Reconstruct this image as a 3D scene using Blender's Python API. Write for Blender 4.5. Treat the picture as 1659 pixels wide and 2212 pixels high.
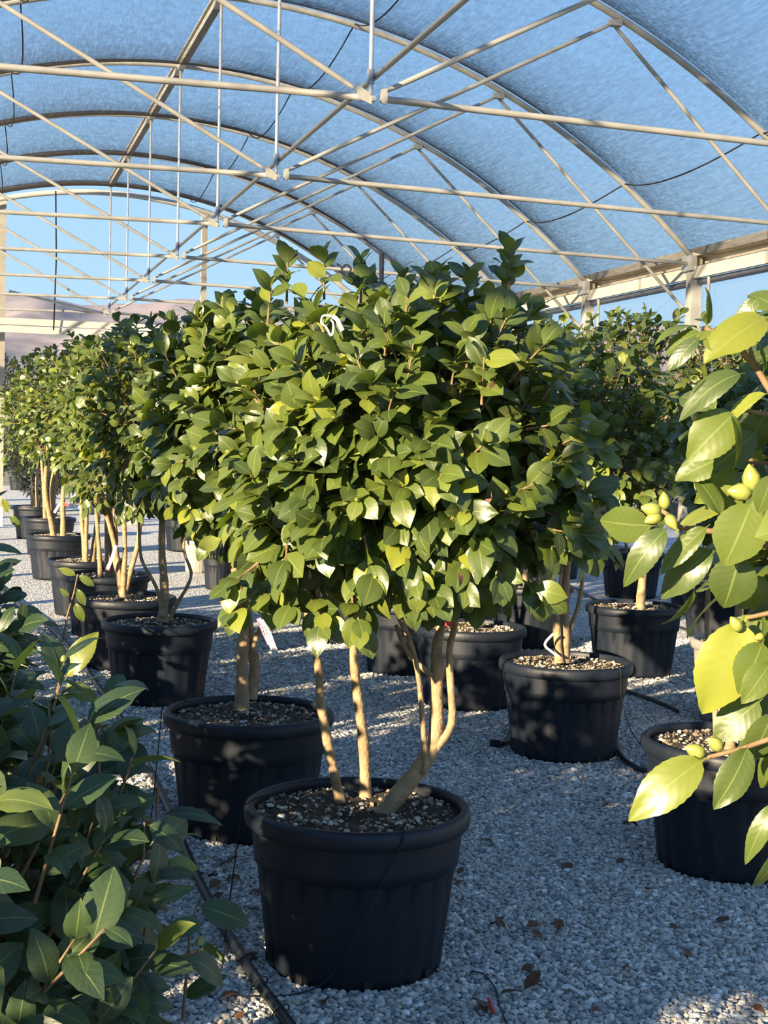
import bpy, math, random
import numpy as np
from mathutils import Matrix, Vector

# ------------------------------------------------------------------ clear
for o in list(bpy.data.objects): bpy.data.objects.remove(o)
SC = bpy.context.scene
COL = SC.collection
rng = np.random.default_rng(11)
random.seed(5)
PI = math.pi
def V(*a): return np.array(a, float)
def nz(v):
    v = np.asarray(v, float)
    return v/(np.linalg.norm(v, axis=-1, keepdims=True)+1e-12)

# ------------------------------------------------------------------ camera
W_, H_, FPX = 1659, 2212, 3019.0
YAW, PITCH, ROLL, EYE = .2915, -.0507, .0258, 1.5
CF = V(math.sin(YAW)*math.cos(PITCH), math.cos(YAW)*math.cos(PITCH), math.sin(PITCH))
_r = V(math.cos(YAW), -math.sin(YAW), 0); _u = np.cross(_r, CF)
CR = math.cos(ROLL)*_r+math.sin(ROLL)*_u
CU = -math.sin(ROLL)*_r+math.cos(ROLL)*_u
CAMP = V(0, 0, EYE)
cam = bpy.data.cameras.new('camera'); co = bpy.data.objects.new('camera', cam); COL.objects.link(co)
cam.sensor_fit = 'VERTICAL'; cam.sensor_height = 24; cam.lens = FPX/H_*24
cam.clip_start = .05; cam.clip_end = 9000
co.matrix_world = Matrix(((CR[0], CU[0], -CF[0], 0), (CR[1], CU[1], -CF[1], 0), (CR[2], CU[2], -CF[2], EYE), (0, 0, 0, 1)))
SC.camera = co
def proj(p):
    p = np.asarray(p)-CAMP; z = p@CF
    return 829.5+FPX*(p@CR)/z, 1106-FPX*(p@CU)/z, z
def ray(px, py): return CF+CR*(px-829.5)/FPX-CU*(py-1106)/FPX
def at(px, py, depth): return CAMP+ray(px, py)*depth          # a point at this distance along the view
def gnd(px, py, z=0.): v = ray(px, py); return CAMP+v*((z-EYE)/v[2])
def zdepth(p): return float((np.asarray(p)-CAMP)@CF)

# ------------------------------------------------------------------ light
SUN_EL, SUN_AZ = math.radians(14.0), math.atan2(-.80, -.60)     # sun low on the left, a little behind
sd = V(math.sin(SUN_AZ)*math.cos(SUN_EL), math.cos(SUN_AZ)*math.cos(SUN_EL), math.sin(SUN_EL))
sun = bpy.data.lights.new('sun', 'SUN'); so = bpy.data.objects.new('sun', sun); COL.objects.link(so)
sun.energy = 16.5; sun.angle = math.radians(.6); sun.color = (1., .80, .53)
so.rotation_euler = Vector(sd).to_track_quat('Z', 'Y').to_euler(); so.location = (-20, -6, 8)
wd = bpy.data.worlds.new('sky'); SC.world = wd; wd.use_nodes = True
nt = wd.node_tree; bg = nt.nodes['Background']
tc = nt.nodes.new('ShaderNodeTexCoord'); sx_ = nt.nodes.new('ShaderNodeSeparateXYZ'); nt.links.new(tc.outputs['Generated'], sx_.inputs[0])
cr = nt.nodes.new('ShaderNodeValToRGB'); nt.links.new(sx_.outputs['Z'], cr.inputs[0]); el_ = cr.color_ramp.elements
for q in range(4): el_.new(.5)
for q, (p_, c_) in enumerate(((0., (.54, .76, .92)), (.10, (.44, .70, .95)), (.25, (.34, .62, 1.0)), (.40, (.28, .54, .96)), (.65, (.2, .42, .85)), (1., (.15, .34, .74)))): el_[q].position = p_; el_[q].color = (*c_, 1)
nt.links.new(cr.outputs[0], bg.inputs[0]); bg.inputs[1].default_value = 1.0
vs = SC.view_settings; vs.view_transform = 'Standard'; vs.look = 'None'; vs.gamma = 1; vs.use_curve_mapping = False; vs.exposure = 0.18

# ------------------------------------------------------------------ materials
MATS = {}
def newmat(n):
    m = bpy.data.materials.new(n); m.use_nodes = True; MATS[n] = m
    return m, m.node_tree.nodes, m.node_tree.links, m.node_tree.nodes['Principled BSDF']
def ramp(N, stops):
    r = N.new('ShaderNodeValToRGB'); e = r.color_ramp.elements
    while len(e) < len(stops): e.new(.5)
    for i, (p, c) in enumerate(stops): e[i].position = p; e[i].color = (*c, 1)
    return r
def mathn(N, L, op, a, b=None, c=None):
    m = N.new('ShaderNodeMath'); m.operation = op
    for i, x in enumerate((a, b, c)):
        if x is None: continue
        if isinstance(x, (int, float)): m.inputs[i].default_value = x
        else: L.new(x, m.inputs[i])
    return m.outputs[0]
def noise(N, L, scale, detail=3, vec=None, rough=.5):
    t = N.new('ShaderNodeTexNoise'); t.inputs['Scale'].default_value = scale; t.inputs['Detail'].default_value = detail; t.inputs['Roughness'].default_value = rough
    if vec is not None: L.new(vec, t.inputs['Vector'])
    return t
def objco(N, scale=None, L=None):
    t = N.new('ShaderNodeTexCoord')
    if scale is None: return t.outputs['Object']
    m = N.new('ShaderNodeMapping'); m.inputs['Scale'].default_value = scale; L.new(t.outputs['Object'], m.inputs[0]); return m.outputs[0]
def simple(n, stops, scale=20, rough=.6, metal=0, bump=0, bscale=60, vscale=None, spec=.5):
    m, N, L, b = newmat(n)
    v = objco(N, vscale, L) if vscale else objco(N)
    t = noise(N, L, scale, 4, v); r = ramp(N, stops); L.new(t.outputs[0], r.inputs[0]); L.new(r.outputs[0], b.inputs['Base Color'])
    b.inputs['Roughness'].default_value = rough; b.inputs['Metallic'].default_value = metal; b.inputs['Specular IOR Level'].default_value = spec
    if bump:
        t2 = noise(N, L, bscale, 4, v); bm = N.new('ShaderNodeBump'); bm.inputs['Strength'].default_value = bump; bm.inputs['Distance'].default_value = .01
        L.new(t2.outputs[0], bm.inputs['Height']); L.new(bm.outputs[0], b.inputs['Normal'])
    return m
simple('pot_plastic', [(.3, (.004, .007, .013)), (.62, (.008, .012, .020)), (.8, (.035, .036, .038))], 9, .5, 0, .12, 35, (1, 1, .25), .4)
simple('grey_pot', [(.3, (.20, .19, .17)), (.7, (.32, .30, .26))], 8, .6)
simple('dark', [(.4, (.004, .004, .005)), (.6, (.008, .008, .009))], 10, .7)
simple('hose', [(.4, (.012, .014, .018)), (.7, (.03, .033, .04))], 20, .5)
simple('bark', [(.3, (.20, .14, .075)), (.55, (.30, .21, .11)), (.75, (.38, .27, .15))], 28, .8, 0, .5, 90)
simple('twig', [(.3, (.11, .065, .03)), (.7, (.22, .14, .065))], 40, .7)
simple('soil', [(.35, (.018, .012, .007)), (.6, (.05, .034, .02)), (.75, (.10, .075, .045))], 45, .95, 0, .8, 120)
simple('steel', [(.35, (.33, .32, .285)), (.65, (.42, .41, .365))], 6, .5, .2)
simple('zinc', [(.35, (.5, .5, .48)), (.65, (.62, .62, .6))], 8, .4, .6)
simple('cream', [(.3, (.50, .46, .37)), (.7, (.60, .555, .46))], 4, .55, 0, .05, 20, (1, .15, 1))
simple('cord', [(.4, (.006, .006, .007)), (.6, (.012, .012, .013))], 10, .8)
simple('mould', [(.3, (.30, .24, .15)), (.7, (.20, .16, .09))], 30, .9)
simple('dead_leaf', [(.3, (.05, .022, .012)), (.55, (.12, .055, .028)), (.75, (.20, .11, .05))], 14, .7)
simple('white_paper', [(.4, (.55, .55, .54)), (.7, (.64, .64, .62))], 15, .6)
simple('ink', [(.4, (.02, .02, .03)), (.7, (.03, .03, .04))], 15, .6)
simple('pink', [(.4, (.70, .13, .22)), (.7, (.78, .18, .28))], 15, .5)
simple('red', [(.4, (.60, .03, .03)), (.7, (.66, .05, .04))], 15, .5)
simple('blue', [(.4, (.02, .08, .42)), (.7, (.03, .1, .5))], 15, .5)
simple('grey_tape', [(.4, (.18, .2, .25)), (.7, (.26, .28, .32))], 15, .5)
simple('pale_tape', [(.4, (.66, .68, .74)), (.7, (.76, .77, .8))], 15, .5)
simple('bud', [(.3, (.17, .20, .04)), (.6, (.26, .27, .06)), (.8, (.34, .28, .08))], 60, .4)
simple('conifer', [(.3, (.006, .014, .009)), (.7, (.014, .028, .018))], 6, .7)  # green darkened to carry the shade the gable shrubs stand in
simple('mountain', [(.3, (.13, .115, .13)), (.5, (.26, .22, .225)), (.68, (.15, .15, .15))], .009, .95, 0, 1., .02)  # mauve of bare forest, with distance haze mixed into the colour
simple('field', [(.3, (.12, .11, .07)), (.7, (.22, .19, .12))], .3, .95)
def leafmat(name, stops, transl):
    m, N, L, b = newmat(name)
    a = N.new('ShaderNodeAttribute'); a.attribute_name = 'lv'
    s = N.new('ShaderNodeSeparateXYZ'); L.new(a.outputs['Vector'], s.inputs[0])
    oi = N.new('ShaderNodeObjectInfo')
    tint = mathn(N, L, 'FRACT', mathn(N, L, 'ADD', s.outputs['Z'], oi.outputs['Random']))
    r = ramp(N, stops); L.new(tint, r.inputs[0])
    au = mathn(N, L, 'ABSOLUTE', s.outputs['X'])
    mid = mathn(N, L, 'LESS_THAN', au, .045)
    sv = mathn(N, L, 'SINE', mathn(N, L, 'MULTIPLY', mathn(N, L, 'SUBTRACT', s.outputs['Y'], mathn(N, L, 'MULTIPLY', au, .22)), 52.))
    svm = mathn(N, L, 'GREATER_THAN', sv, .93)
    vein = mathn(N, L, 'MAXIMUM', mathn(N, L, 'MULTIPLY', mid, .55), mathn(N, L, 'MULTIPLY', svm, .07))
    geo = N.new('ShaderNodeNewGeometry')
    mx = N.new('ShaderNodeMix'); mx.data_type = 'RGBA'; L.new(vein, mx.inputs[0]); L.new(r.outputs[0], mx.inputs[6]); mx.inputs[7].default_value = (.20, .25, .07, 1)
    bk = N.new('ShaderNodeMix'); bk.data_type = 'RGBA'; L.new(mathn(N, L, 'MULTIPLY', geo.outputs['Backfacing'], .45), bk.inputs[0]); L.new(mx.outputs[2], bk.inputs[6]); bk.inputs[7].default_value = (.16, .20, .06, 1)
    L.new(bk.outputs[2], b.inputs['Base Color']); b.inputs['Specular IOR Level'].default_value = .5
    L.new(mathn(N, L, 'ADD', .46 if name == 'leaf_dark' else .38, mathn(N, L, 'MULTIPLY', geo.outputs['Backfacing'], .35)), b.inputs['Roughness'])
    bm = N.new('ShaderNodeBump'); bm.inputs['Strength'].default_value = .12; bm.inputs['Distance'].default_value = .001
    L.new(mathn(N, L, 'SUBTRACT', mathn(N, L, 'MULTIPLY', sv, .3), mid), bm.inputs['Height']); L.new(bm.outputs[0], b.inputs['Normal'])
    tr = N.new('ShaderNodeBsdfTranslucent'); g = N.new('ShaderNodeMix'); g.data_type = 'RGBA'; g.blend_type = 'MULTIPLY'; g.inputs[0].default_value = 1
    L.new(r.outputs[0], g.inputs[6]); g.inputs[7].default_value = (2.6, 2.7, .9, 1); L.new(g.outputs[2], tr.inputs[0])
    ms = N.new('ShaderNodeMixShader'); ms.inputs[0].default_value = transl
    L.new(b.outputs[0], ms.inputs[1]); L.new(tr.outputs[0], ms.inputs[2]); L.new(ms.outputs[0], N['Material Output'].inputs[0])
    return m
G = [(0., (.044, .068, .018)), (.45, (.068, .098, .020)), (.8, (.092, .124, .022)), (.93, (.13, .16, .025)), (1., (.22, .24, .03))]
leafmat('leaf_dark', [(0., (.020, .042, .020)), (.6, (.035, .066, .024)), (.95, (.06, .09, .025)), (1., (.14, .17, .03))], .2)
leafmat('leaf', G, .22)
leafmat('leaf_young', [(0., (.08, .11, .022)), (.5, (.10, .135, .024)), (1., (.17, .19, .026))], .3)
# shade netting: threads hide more of the sky the flatter you look along them
def netmat(name, cover, thread, streak, tstr):
    m, N, L, b = newmat(name)
    b.inputs['Base Color'].default_value = (*thread, 1); b.inputs['Roughness'].default_value = .9; b.inputs['Specular IOR Level'].default_value = .1
    tl = N.new('ShaderNodeBsdfTranslucent'); tl.inputs[0].default_value = (*thread, 1)
    m1 = N.new('ShaderNodeMixShader'); m1.inputs[0].default_value = .4; L.new(b.outputs[0], m1.inputs[1]); L.new(tl.outputs[0], m1.inputs[2])
    tp = N.new('ShaderNodeBsdfTransparent')
    geo = N.new('ShaderNodeNewGeometry')
    dt = N.new('ShaderNodeVectorMath'); dt.operation = 'DOT_PRODUCT'; L.new(geo.outputs['Normal'], dt.inputs[0]); L.new(geo.outputs['Incoming'], dt.inputs[1])
    c = mathn(N, L, 'MAXIMUM', mathn(N, L, 'ABSOLUTE', dt.outputs['Value']), .04)
    n1 = noise(N, L, 1., 4, objco(N, streak, L), .65); n2 = noise(N, L, 1., 3, objco(N, (streak[1]*4, streak[0]*.25, streak[2]), L))
    n3 = noise(N, L, .7, 2, objco(N))
    k = mathn(N, L, 'ADD', mathn(N, L, 'MULTIPLY', mathn(N, L, 'SUBTRACT', n1.outputs[0], .5), tstr), mathn(N, L, 'MULTIPLY', mathn(N, L, 'SUBTRACT', n2.outputs[0], .5), tstr*.6))
    k = mathn(N, L, 'ADD', k, mathn(N, L, 'MULTIPLY', mathn(N, L, 'SUBTRACT', n3.outputs[0], .5), .4))
    k = mathn(N, L, 'MAXIMUM', mathn(N, L, 'ADD', k, 1.), .1)
    cov = mathn(N, L, 'MULTIPLY', k, cover)
    t = mathn(N, L, 'POWER', mathn(N, L, 'SUBTRACT', 1., mathn(N, L, 'MINIMUM', cov, .9)), mathn(N, L, 'DIVIDE', 1., c))
    ms = N.new('ShaderNodeMixShader'); L.new(t, ms.inputs[0]); L.new(m1.outputs[0], ms.inputs[1]); L.new(tp.outputs[0], ms.inputs[2])
    L.new(ms.outputs[0], N['Material Output'].inputs[0])
    return m
netmat('roof_net', .20, (.040, .036, .032), (50, 2.4, 50), 1.7)
netmat('wall_net', .08, (.16, .165, .18), (3, 30, 3), .5)
netmat('gable_net', .04, (.22, .22, .23), (30, 3, 3), .5)
def gravel_mat():
    m, N, L, b = newmat('gravel')
    a = N.new('ShaderNodeAttribute'); a.attribute_name = 'lv'; oi = N.new('ShaderNodeObjectInfo')
    s = N.new('ShaderNodeSeparateXYZ'); L.new(a.outputs['Vector'], s.inputs[0])
    tint = mathn(N, L, 'FRACT', mathn(N, L, 'ADD', s.outputs['Z'], oi.outputs['Random']))
    r = ramp(N, [(0., (.20, .20, .20)), (.25, (.38, .375, .35)), (.6, (.56, .545, .505)), (.84, (.68, .66, .60)), (.92, (.55, .47, .34)), (.97, (.92, .92, .88))])
    r.color_ramp.interpolation = 'LINEAR'; L.new(tint, r.inputs[0])
    n = noise(N, L, 120, 3, objco(N)); mx = N.new('ShaderNodeMix'); mx.data_type = 'RGBA'; mx.blend_type = 'MULTIPLY'; mx.inputs[0].default_value = .35
    L.new(r.outputs[0], mx.inputs[6]); L.new(n.outputs[0], mx.inputs[7]); L.new(mx.outputs[2], b.inputs['Base Color']); b.inputs['Roughness'].default_value = .85
    m, N, L, b = newmat('gravel_far')
    v = N.new('ShaderNodeTexVoronoi'); v.inputs['Scale'].default_value = 55; L.new(objco(N), v.inputs['Vector'])
    r = ramp(N, [(0., (.20, .20, .20)), (.35, (.36, .36, .355)), (.7, (.54, .535, .52)), (1., (.75, .74, .72))])
    sp = N.new('ShaderNodeSeparateXYZ'); L.new(v.outputs['Color'], sp.inputs[0]); L.new(sp.outputs[0], r.inputs[0]); L.new(r.outputs[0], b.inputs['Base Color'])
    bm = N.new('ShaderNodeBump'); bm.inputs['Strength'].default_value = .9; bm.inputs['Distance'].default_value = .012; bm.invert = True
    L.new(v.outputs['Distance'], bm.inputs['Height']); L.new(bm.outputs[0], b.inputs['Normal']); b.inputs['Roughness'].default_value = .9
    m, N, L, b = newmat('pumice')
    a = N.new('ShaderNodeAttribute'); a.attribute_name = 'lv'; s = N.new('ShaderNodeSeparateXYZ'); L.new(a.outputs['Vector'], s.inputs[0])
    r = ramp(N, [(0., (.10, .07, .045)), (.4, (.26, .2, .13)), (.75, (.42, .37, .28)), (1., (.62, .6, .55))]); L.new(s.outputs['Z'], r.inputs[0]); L.new(r.outputs[0], b.inputs['Base Color']); b.inputs['Roughness'].default_value = .9
gravel_mat()

# ------------------------------------------------------------------ mesh helpers
def mesh_np(name, verts, tris, mat, lv=None, smooth=True):
    verts = np.asarray(verts, np.float32); tris = np.asarray(tris, np.int32)
    me = bpy.data.meshes.new(name)
    me.vertices.add(len(verts)); me.vertices.foreach_set('co', verts.ravel())
    me.loops.add(tris.size); me.loops.foreach_set('vertex_index', tris.ravel())
    me.polygons.add(len(tris)); me.polygons.foreach_set('loop_start', np.arange(0, tris.size, 3, dtype=np.int32))
    me.polygons.foreach_set('use_smooth', np.full(len(tris), smooth))
    if lv is not None:
        at_ = me.attributes.new('lv', 'FLOAT_VECTOR', 'POINT'); at_.data.foreach_set('vector', np.asarray(lv, np.float32).ravel())
    me.update(calc_edges=True)
    me.materials.append(MATS[mat]); return me
class MB:
    def __init__(s): s.v = []; s.f = []; s.n = 0
    def add(s, v, f):
        v = np.asarray(v, float); s.v.append(v); s.f.append(np.asarray(f, int)+s.n); s.n += len(v); return s
    def quadgrid(s, P, closed=False):
        a, b = P.shape[:2]; idx = np.arange(a*b).reshape(a, b); f = []
        for i in range(a-1):
            for j in range(b if closed else b-1):
                k = (j+1) % b; f += [(idx[i, j], idx[i, k], idx[i+1, k]), (idx[i, j], idx[i+1, k], idx[i+1, j])]
        return s.add(P.reshape(-1, 3), f)
    def tube(s, pts, rad, seg=8, caps=True):
        pts = np.asarray(pts, float); n = len(pts); rad = np.broadcast_to(np.asarray(rad, float), (n,))
        t = nz(np.gradient(pts, axis=0)); ref = V(0, 0, 1) if abs(t[0][2]) < .9 else V(1, 0, 0)
        u = nz(np.cross(t[0], ref)); P = []
        for i in range(n):
            u = nz(u-t[i]*(u@t[i])); w = np.cross(t[i], u); a = np.linspace(0, 2*PI, seg, endpoint=False)
            P.append(pts[i]+rad[i]*(np.cos(a)[:, None]*u+np.sin(a)[:, None]*w))
        P = np.array(P); base = s.n; s.quadgrid(P, True)
        if caps:
            for i, ring in ((0, P[0]), (n-1, P[-1])):
                c = s.n; s.add([pts[i]], []) if False else None
                s.v.append(pts[i][None]); s.n += 1
                o = base+i*seg
                s.f.append(np.array([(o+j, o+(j+1) % seg, c) for j in range(seg)]))
        return s
    def box(s, lo, hi, M=None):
        lo, hi = np.asarray(lo, float), np.asarray(hi, float)
        v = np.array([(x, y, z) for x in (lo[0], hi[0]) for y in (lo[1], hi[1]) for z in (lo[2], hi[2])])
        if M is not None: v = v@np.asarray(M)[:3, :3].T+np.asarray(M)[:3, 3]
        f = [(0, 1, 3), (0, 3, 2), (4, 6, 7), (4, 7, 5), (0, 4, 5), (0, 5, 1), (2, 3, 7), (2, 7, 6), (0, 2, 6), (0, 6, 4), (1, 5, 7), (1, 7, 3)]
        return s.add(v, f)
    def mesh(s, name, mat, smooth=True): return mesh_np(name, np.concatenate(s.v), np.concatenate([f for f in s.f if len(f)]), mat, None, smooth)
def link(name, me, parent=None, M=None, loc=None):
    o = bpy.data.objects.new(name, me); COL.objects.link(o)
    if parent is not None: o.parent = parent
    if M is not None: o.matrix_basis = M
    if loc is not None: o.location = loc
    return o
def tag(o, label=None, cat=None, group=None, kind=None):
    for k, v in (('label', label), ('category', cat), ('group', group), ('kind', kind)):
        if v: o[k] = v
    return o
def empty(name, loc, **k):
    o = link(name, None, loc=Vector(loc)); o.empty_display_size = .1; return tag(o, **k)
def smoothpath(P, n):
    P = np.asarray(P, float); t = np.arange(len(P)); tt = np.linspace(0, len(P)-1, n); out = []
    ext = np.vstack([2*P[0]-P[1], P, 2*P[-1]-P[-2]])
    for x in tt:
        i = min(int(x), len(P)-2); f = x-i; p0, p1, p2, p3 = ext[i:i+4]
        out.append(.5*((2*p1)+(-p0+p2)*f+(2*p0-5*p1+4*p2-p3)*f*f+(-p0+3*p1-3*p2+p3)*f**3))
    return np.array(out)
ICO_V = nz(np.array([(-1, 1.618, 0), (1, 1.618, 0), (-1, -1.618, 0), (1, -1.618, 0), (0, -1, 1.618), (0, 1, 1.618), (0, -1, -1.618), (0, 1, -1.618), (1.618, 0, -1), (1.618, 0, 1), (-1.618, 0, -1), (-1.618, 0, 1)]))
ICO_F = np.array([(0, 11, 5), (0, 5, 1), (0, 1, 7), (0, 7, 10), (0, 10, 11), (1, 5, 9), (5, 11, 4), (11, 10, 2), (10, 7, 6), (7, 1, 8), (3, 9, 4), (3, 4, 2), (3, 2, 6), (3, 6, 8), (3, 8, 9), (4, 9, 5), (2, 4, 11), (6, 2, 10), (8, 6, 7), (9, 8, 1)])
OCT_V = np.array([(1, 0, 0), (-1, 0, 0), (0, 1, 0), (0, -1, 0), (0, 0, 1), (0, 0, -1)], float)
OCT_F = np.array([(0, 2, 4), (2, 1, 4), (1, 3, 4), (3, 0, 4), (2, 0, 5), (1, 2, 5), (3, 1, 5), (0, 3, 5)])
def rocks(P, size, TV, TF, flat=.7):
    """many small stones joined into one mesh: positions, sizes, a template"""
    n = len(P); m = len(TV)
    jit = 1+rng.uniform(-.28, .28, (n, m, 1)); v = TV[None]*jit*rng.uniform(.7, 1.25, (n, 1, 3))
    q = nz(rng.normal(size=(n, 4))); w, x, y, z = q.T
    R = np.stack([1-2*(y*y+z*z), 2*(x*y-z*w), 2*(x*z+y*w), 2*(x*y+z*w), 1-2*(x*x+z*z), 2*(y*z-x*w), 2*(x*z-y*w), 2*(y*z+x*w), 1-2*(x*x+y*y)], -1).reshape(n, 3, 3)
    v = np.einsum('nij,nmj->nmi', R, v); v[:, :, 2] *= flat
    v = v*np.asarray(size)[:, None, None]+P[:, None, :]
    f = TF[None]+(np.arange(n)*m)[:, None, None]
    lv = np.zeros((n, m, 3)); lv[:, :, 2] = rng.random(n)[:, None]
    return v.reshape(-1, 3), f.reshape(-1, 3), lv.reshape(-1, 3)

# ------------------------------------------------------------------ tunnel numbers
TX = 2.156; HW = 4.83; TY0 = 7.663; BAY = 2.5; WX = TX+HW; LX = TX-HW
ARX = [0, .5, 1.06, 1.53, 2.22, 2.67, 3.4, 3.58, 4.04, 4.8]; ARZ = [5.445, 5.43, 5.34, 5.27, 5.06, 4.87, 4.51, 4.38, 4.07, 3.42]
_pc = np.polyfit(np.array(ARX)**2, ARZ, 4)
def archz(dx): return np.polyval(_pc, np.asarray(dx, float)**2)
KS = list(range(-3, 7)); YEND = TY0+BAY*6; YBEG = TY0+BAY*KS[0]

# ------------------------------------------------------------------ ground
me = MB(); g = np.array([[(x, y, 0) for y in np.linspace(-14, 40, 10)] for x in np.linspace(-20, 30, 10)]); me.quadgrid(g)
floor = tag(link('floor', me.mesh('floor', 'gravel_far', False)), kind='structure', label='grey crushed gravel floor of the nursery tunnel')
me = MB(); P = []
for r in (14, 60, 300, 1500, 6000): P.append([(5+r*math.cos(a), 10+r*math.sin(a), -.06 if r < 50 else -.06-.0) for a in np.linspace(0, 2*PI, 40, endpoint=False)])
me.quadgrid(np.array(P), True)
tag(link('ground_outside', me.mesh('ground_outside', 'field', False)), kind='structure', label='dry grass land outside the tunnel')

# ------------------------------------------------------------------ mountains
naz = 180; nr = 14; az = np.radians(np.linspace(-40, 75, naz)); P = np.zeros((nr, naz, 3)); rs = np.linspace(0, 1, nr)
el = 5.0+.35*np.sin(az*9+.6)+.22*np.sin(az*23+2)+.1*np.sin(az*57)+.05*np.sin(az*131+1)
el = el+.25*np.exp(-((np.degrees(az)-9.5)/3)**2)
for i, t in enumerate(rs):
    d = 1700+1900*t; prof = t**1.15
    wob = 1+.10*np.sin(az*38+t*7)*(t*(1-t)*4)+.06*np.sin(az*90-t*11)*(t*(1-t)*4)
    h = (np.tan(np.radians(el))*3600+1.5)*prof*wob-(1-t)*4
    P[i, :, 0] = np.sin(az)*d; P[i, :, 1] = np.cos(az)*d; P[i, :, 2] = h
tag(link('mountain_ridge', MB().quadgrid(P).mesh('mountain_ridge', 'mountain')), 'haze-tinted brown wooded mountain ridge beyond the tunnel', 'mountain')

# ------------------------------------------------------------------ tunnel frame
def straight(a, b, n=2): return np.linspace(a, b, n)
dxs = np.linspace(-HW, HW, 49)
def flat_end(mb, a, b, r, fl=.16):
    """pipe whose ends are pressed flat"""
    a, b = np.asarray(a, float), np.asarray(b, float); L = np.linalg.norm(b-a); d = (b-a)/L
    pts = [a, a+d*fl*.5, a+d*fl, b-d*fl, b-d*fl*.5, b]; return mb.tube(pts, [r*.8, r*.9, r, r, r*.9, r*.8], 10)
ORD = ['first', 'second', 'third', 'fourth', 'fifth', 'sixth', 'seventh', 'eighth', 'ninth', 'tenth']
truss_meshes = {}
def build_truss(k):
    y = TY0+BAY*k
    root = empty('roof_truss', (TX, y, 0), label='galvanised pipe roof truss with curved rib, %s counted from the far gable' % ORD[6-k], cat='roof truss', group='pipe roof trusses of the tunnel')
    if not truss_meshes:
        T = truss_meshes
        T['arch_rib'] = MB().tube(np.stack([dxs, 0*dxs, archz(dxs)], 1), .028, 12).mesh('arch_rib', 'steel')
        for s, nm in ((-1, 'tl'), (1, 'tr')):
            t = np.linspace(0, 1, 9); sag = -.03*np.sin(t*PI)
            T[nm] = MB().tube(np.stack([s*(.06+t*(HW-.13)), 0*t-.012, 3.42+(3.35-3.42)*t+sag*0], 1), .0195, 10).mesh('tie_rod', 'steel')
            T['w'+nm] = flat_end(MB(), (s*.09, .012, 3.47), (s*2.67, 0, 4.815), .017).mesh('web_brace', 'steel')
            T['k'+nm] = flat_end(MB(), (s*2.69, .03, 4.80), (s*4.84, .06, 2.83), .017).mesh('knee_brace', 'steel')
        T['hanger'] = MB().tube([(0, 0, 3.40), (0, 0, 3.55), (0, 0, 3.56), (0, 0, 5.41)], [.015, .015, .0135, .0135], 10).mesh('hanger', 'zinc')
        for nm, pl in (('gl', [(-.09, 3.485), (-.085, 3.405), (-.01, 3.378), (.02, 3.40), (-.02, 3.44)]), ('gr', [(.045, 3.39), (.085, 3.385), (.09, 3.42), (.085, 3.475), (.05, 3.465)])):
            n = len(pl); v = [(x, yy, z) for yy in (-.045, -.037) for x, z in pl]; f = []
            for q in range(1, n-1): f += [(0, q, q+1), (n, n+q+1, n+q)]
            for q in range(n): f += [(q, (q+1) % n, n+(q+1) % n), (q, n+(q+1) % n, n+q)]
            T[nm] = MB().add(v, f).mesh('gusset_plate', 'steel', False)
        T['bolt'] = MB().tube([(.0, -.075, 3.405), (.0, -.045, 3.405)], .016, 6).mesh('bolt', 'zinc', False)
        T['clamp'] = MB().tube([(0, 0, 3.50), (0, 0, 3.58)], .022, 10).mesh('clamp', 'zinc')
        for s, nm in ((-1, 'bl'), (1, 'br')):
            T[nm] = MB().box((s*2.68-.05, -.03, 4.79), (s*2.68+.05, .03, 4.835)).mesh('bracket', 'steel', False)
    for nm, obn in (('arch_rib', 'arch_rib'), ('tl', 'tie_rod'), ('tr', 'tie_rod'), ('wtl', 'web_brace'), ('wtr', 'web_brace'), ('ktl', 'knee_brace'), ('ktr', 'knee_brace'), ('hanger', 'hanger'), ('gl', 'gusset_plate'), ('gr', 'gusset_plate'), ('bolt', 'bolt'), ('clamp', 'clamp'), ('bl', 'bracket'), ('br', 'bracket')):
        link(obn, truss_meshes[nm], root)
for k in KS: build_truss(k)
tag(link('ridge_purlin', MB().box((TX-.035, YBEG, 5.40), (TX+.035, YEND, 5.47)).box((TX-.06, YBEG, 5.465), (TX+.06, YEND, 5.48)).mesh('ridge_purlin', 'steel', False)), 'square steel ridge purlin running the length of the tunnel', 'purlin')
tag(link('lower_purlin', MB().tube([(TX+.03, YBEG, 3.545), (TX+.03, YEND, 3.545)], .0165, 10).mesh('lower_purlin', 'steel')), 'round pipe purlin clamped above the truss joints', 'purlin')
# posts
pm = MB().box((-.055, -.06, 0), (.055, .06, 3.42)).box((-.065, -.008, 0), (.065, .008, 3.40)).mesh('post_shaft', 'steel', False)
pb = MB().box((-.09, -.10, 3.28), (-.03, .10, 3.43)).mesh('post_bracket', 'zinc', False)
pr = MB().tube([(-.02, -.33, .3), (-.02, -.33, 3.25)], .016, 8).mesh('roller_pipe', 'steel')
for s, x in ((1, WX), (-1, LX)):
    for k in KS:
        if s < 0 and k > 3: pass
        r = empty('side_post', (x, TY0+BAY*k, 0), label='square steel post under the eave gutter on the %s side, %s from the far gable' % ('netted' if s > 0 else 'open', ORD[6-k]), cat='post', group='posts of the %s side' % ('netted' if s > 0 else 'open'))
        link('post_shaft', pm, r); link('bracket', pb, r).scale = (s, 1, 1)
        if s > 0: link('roller_pipe', pr, r)
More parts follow.
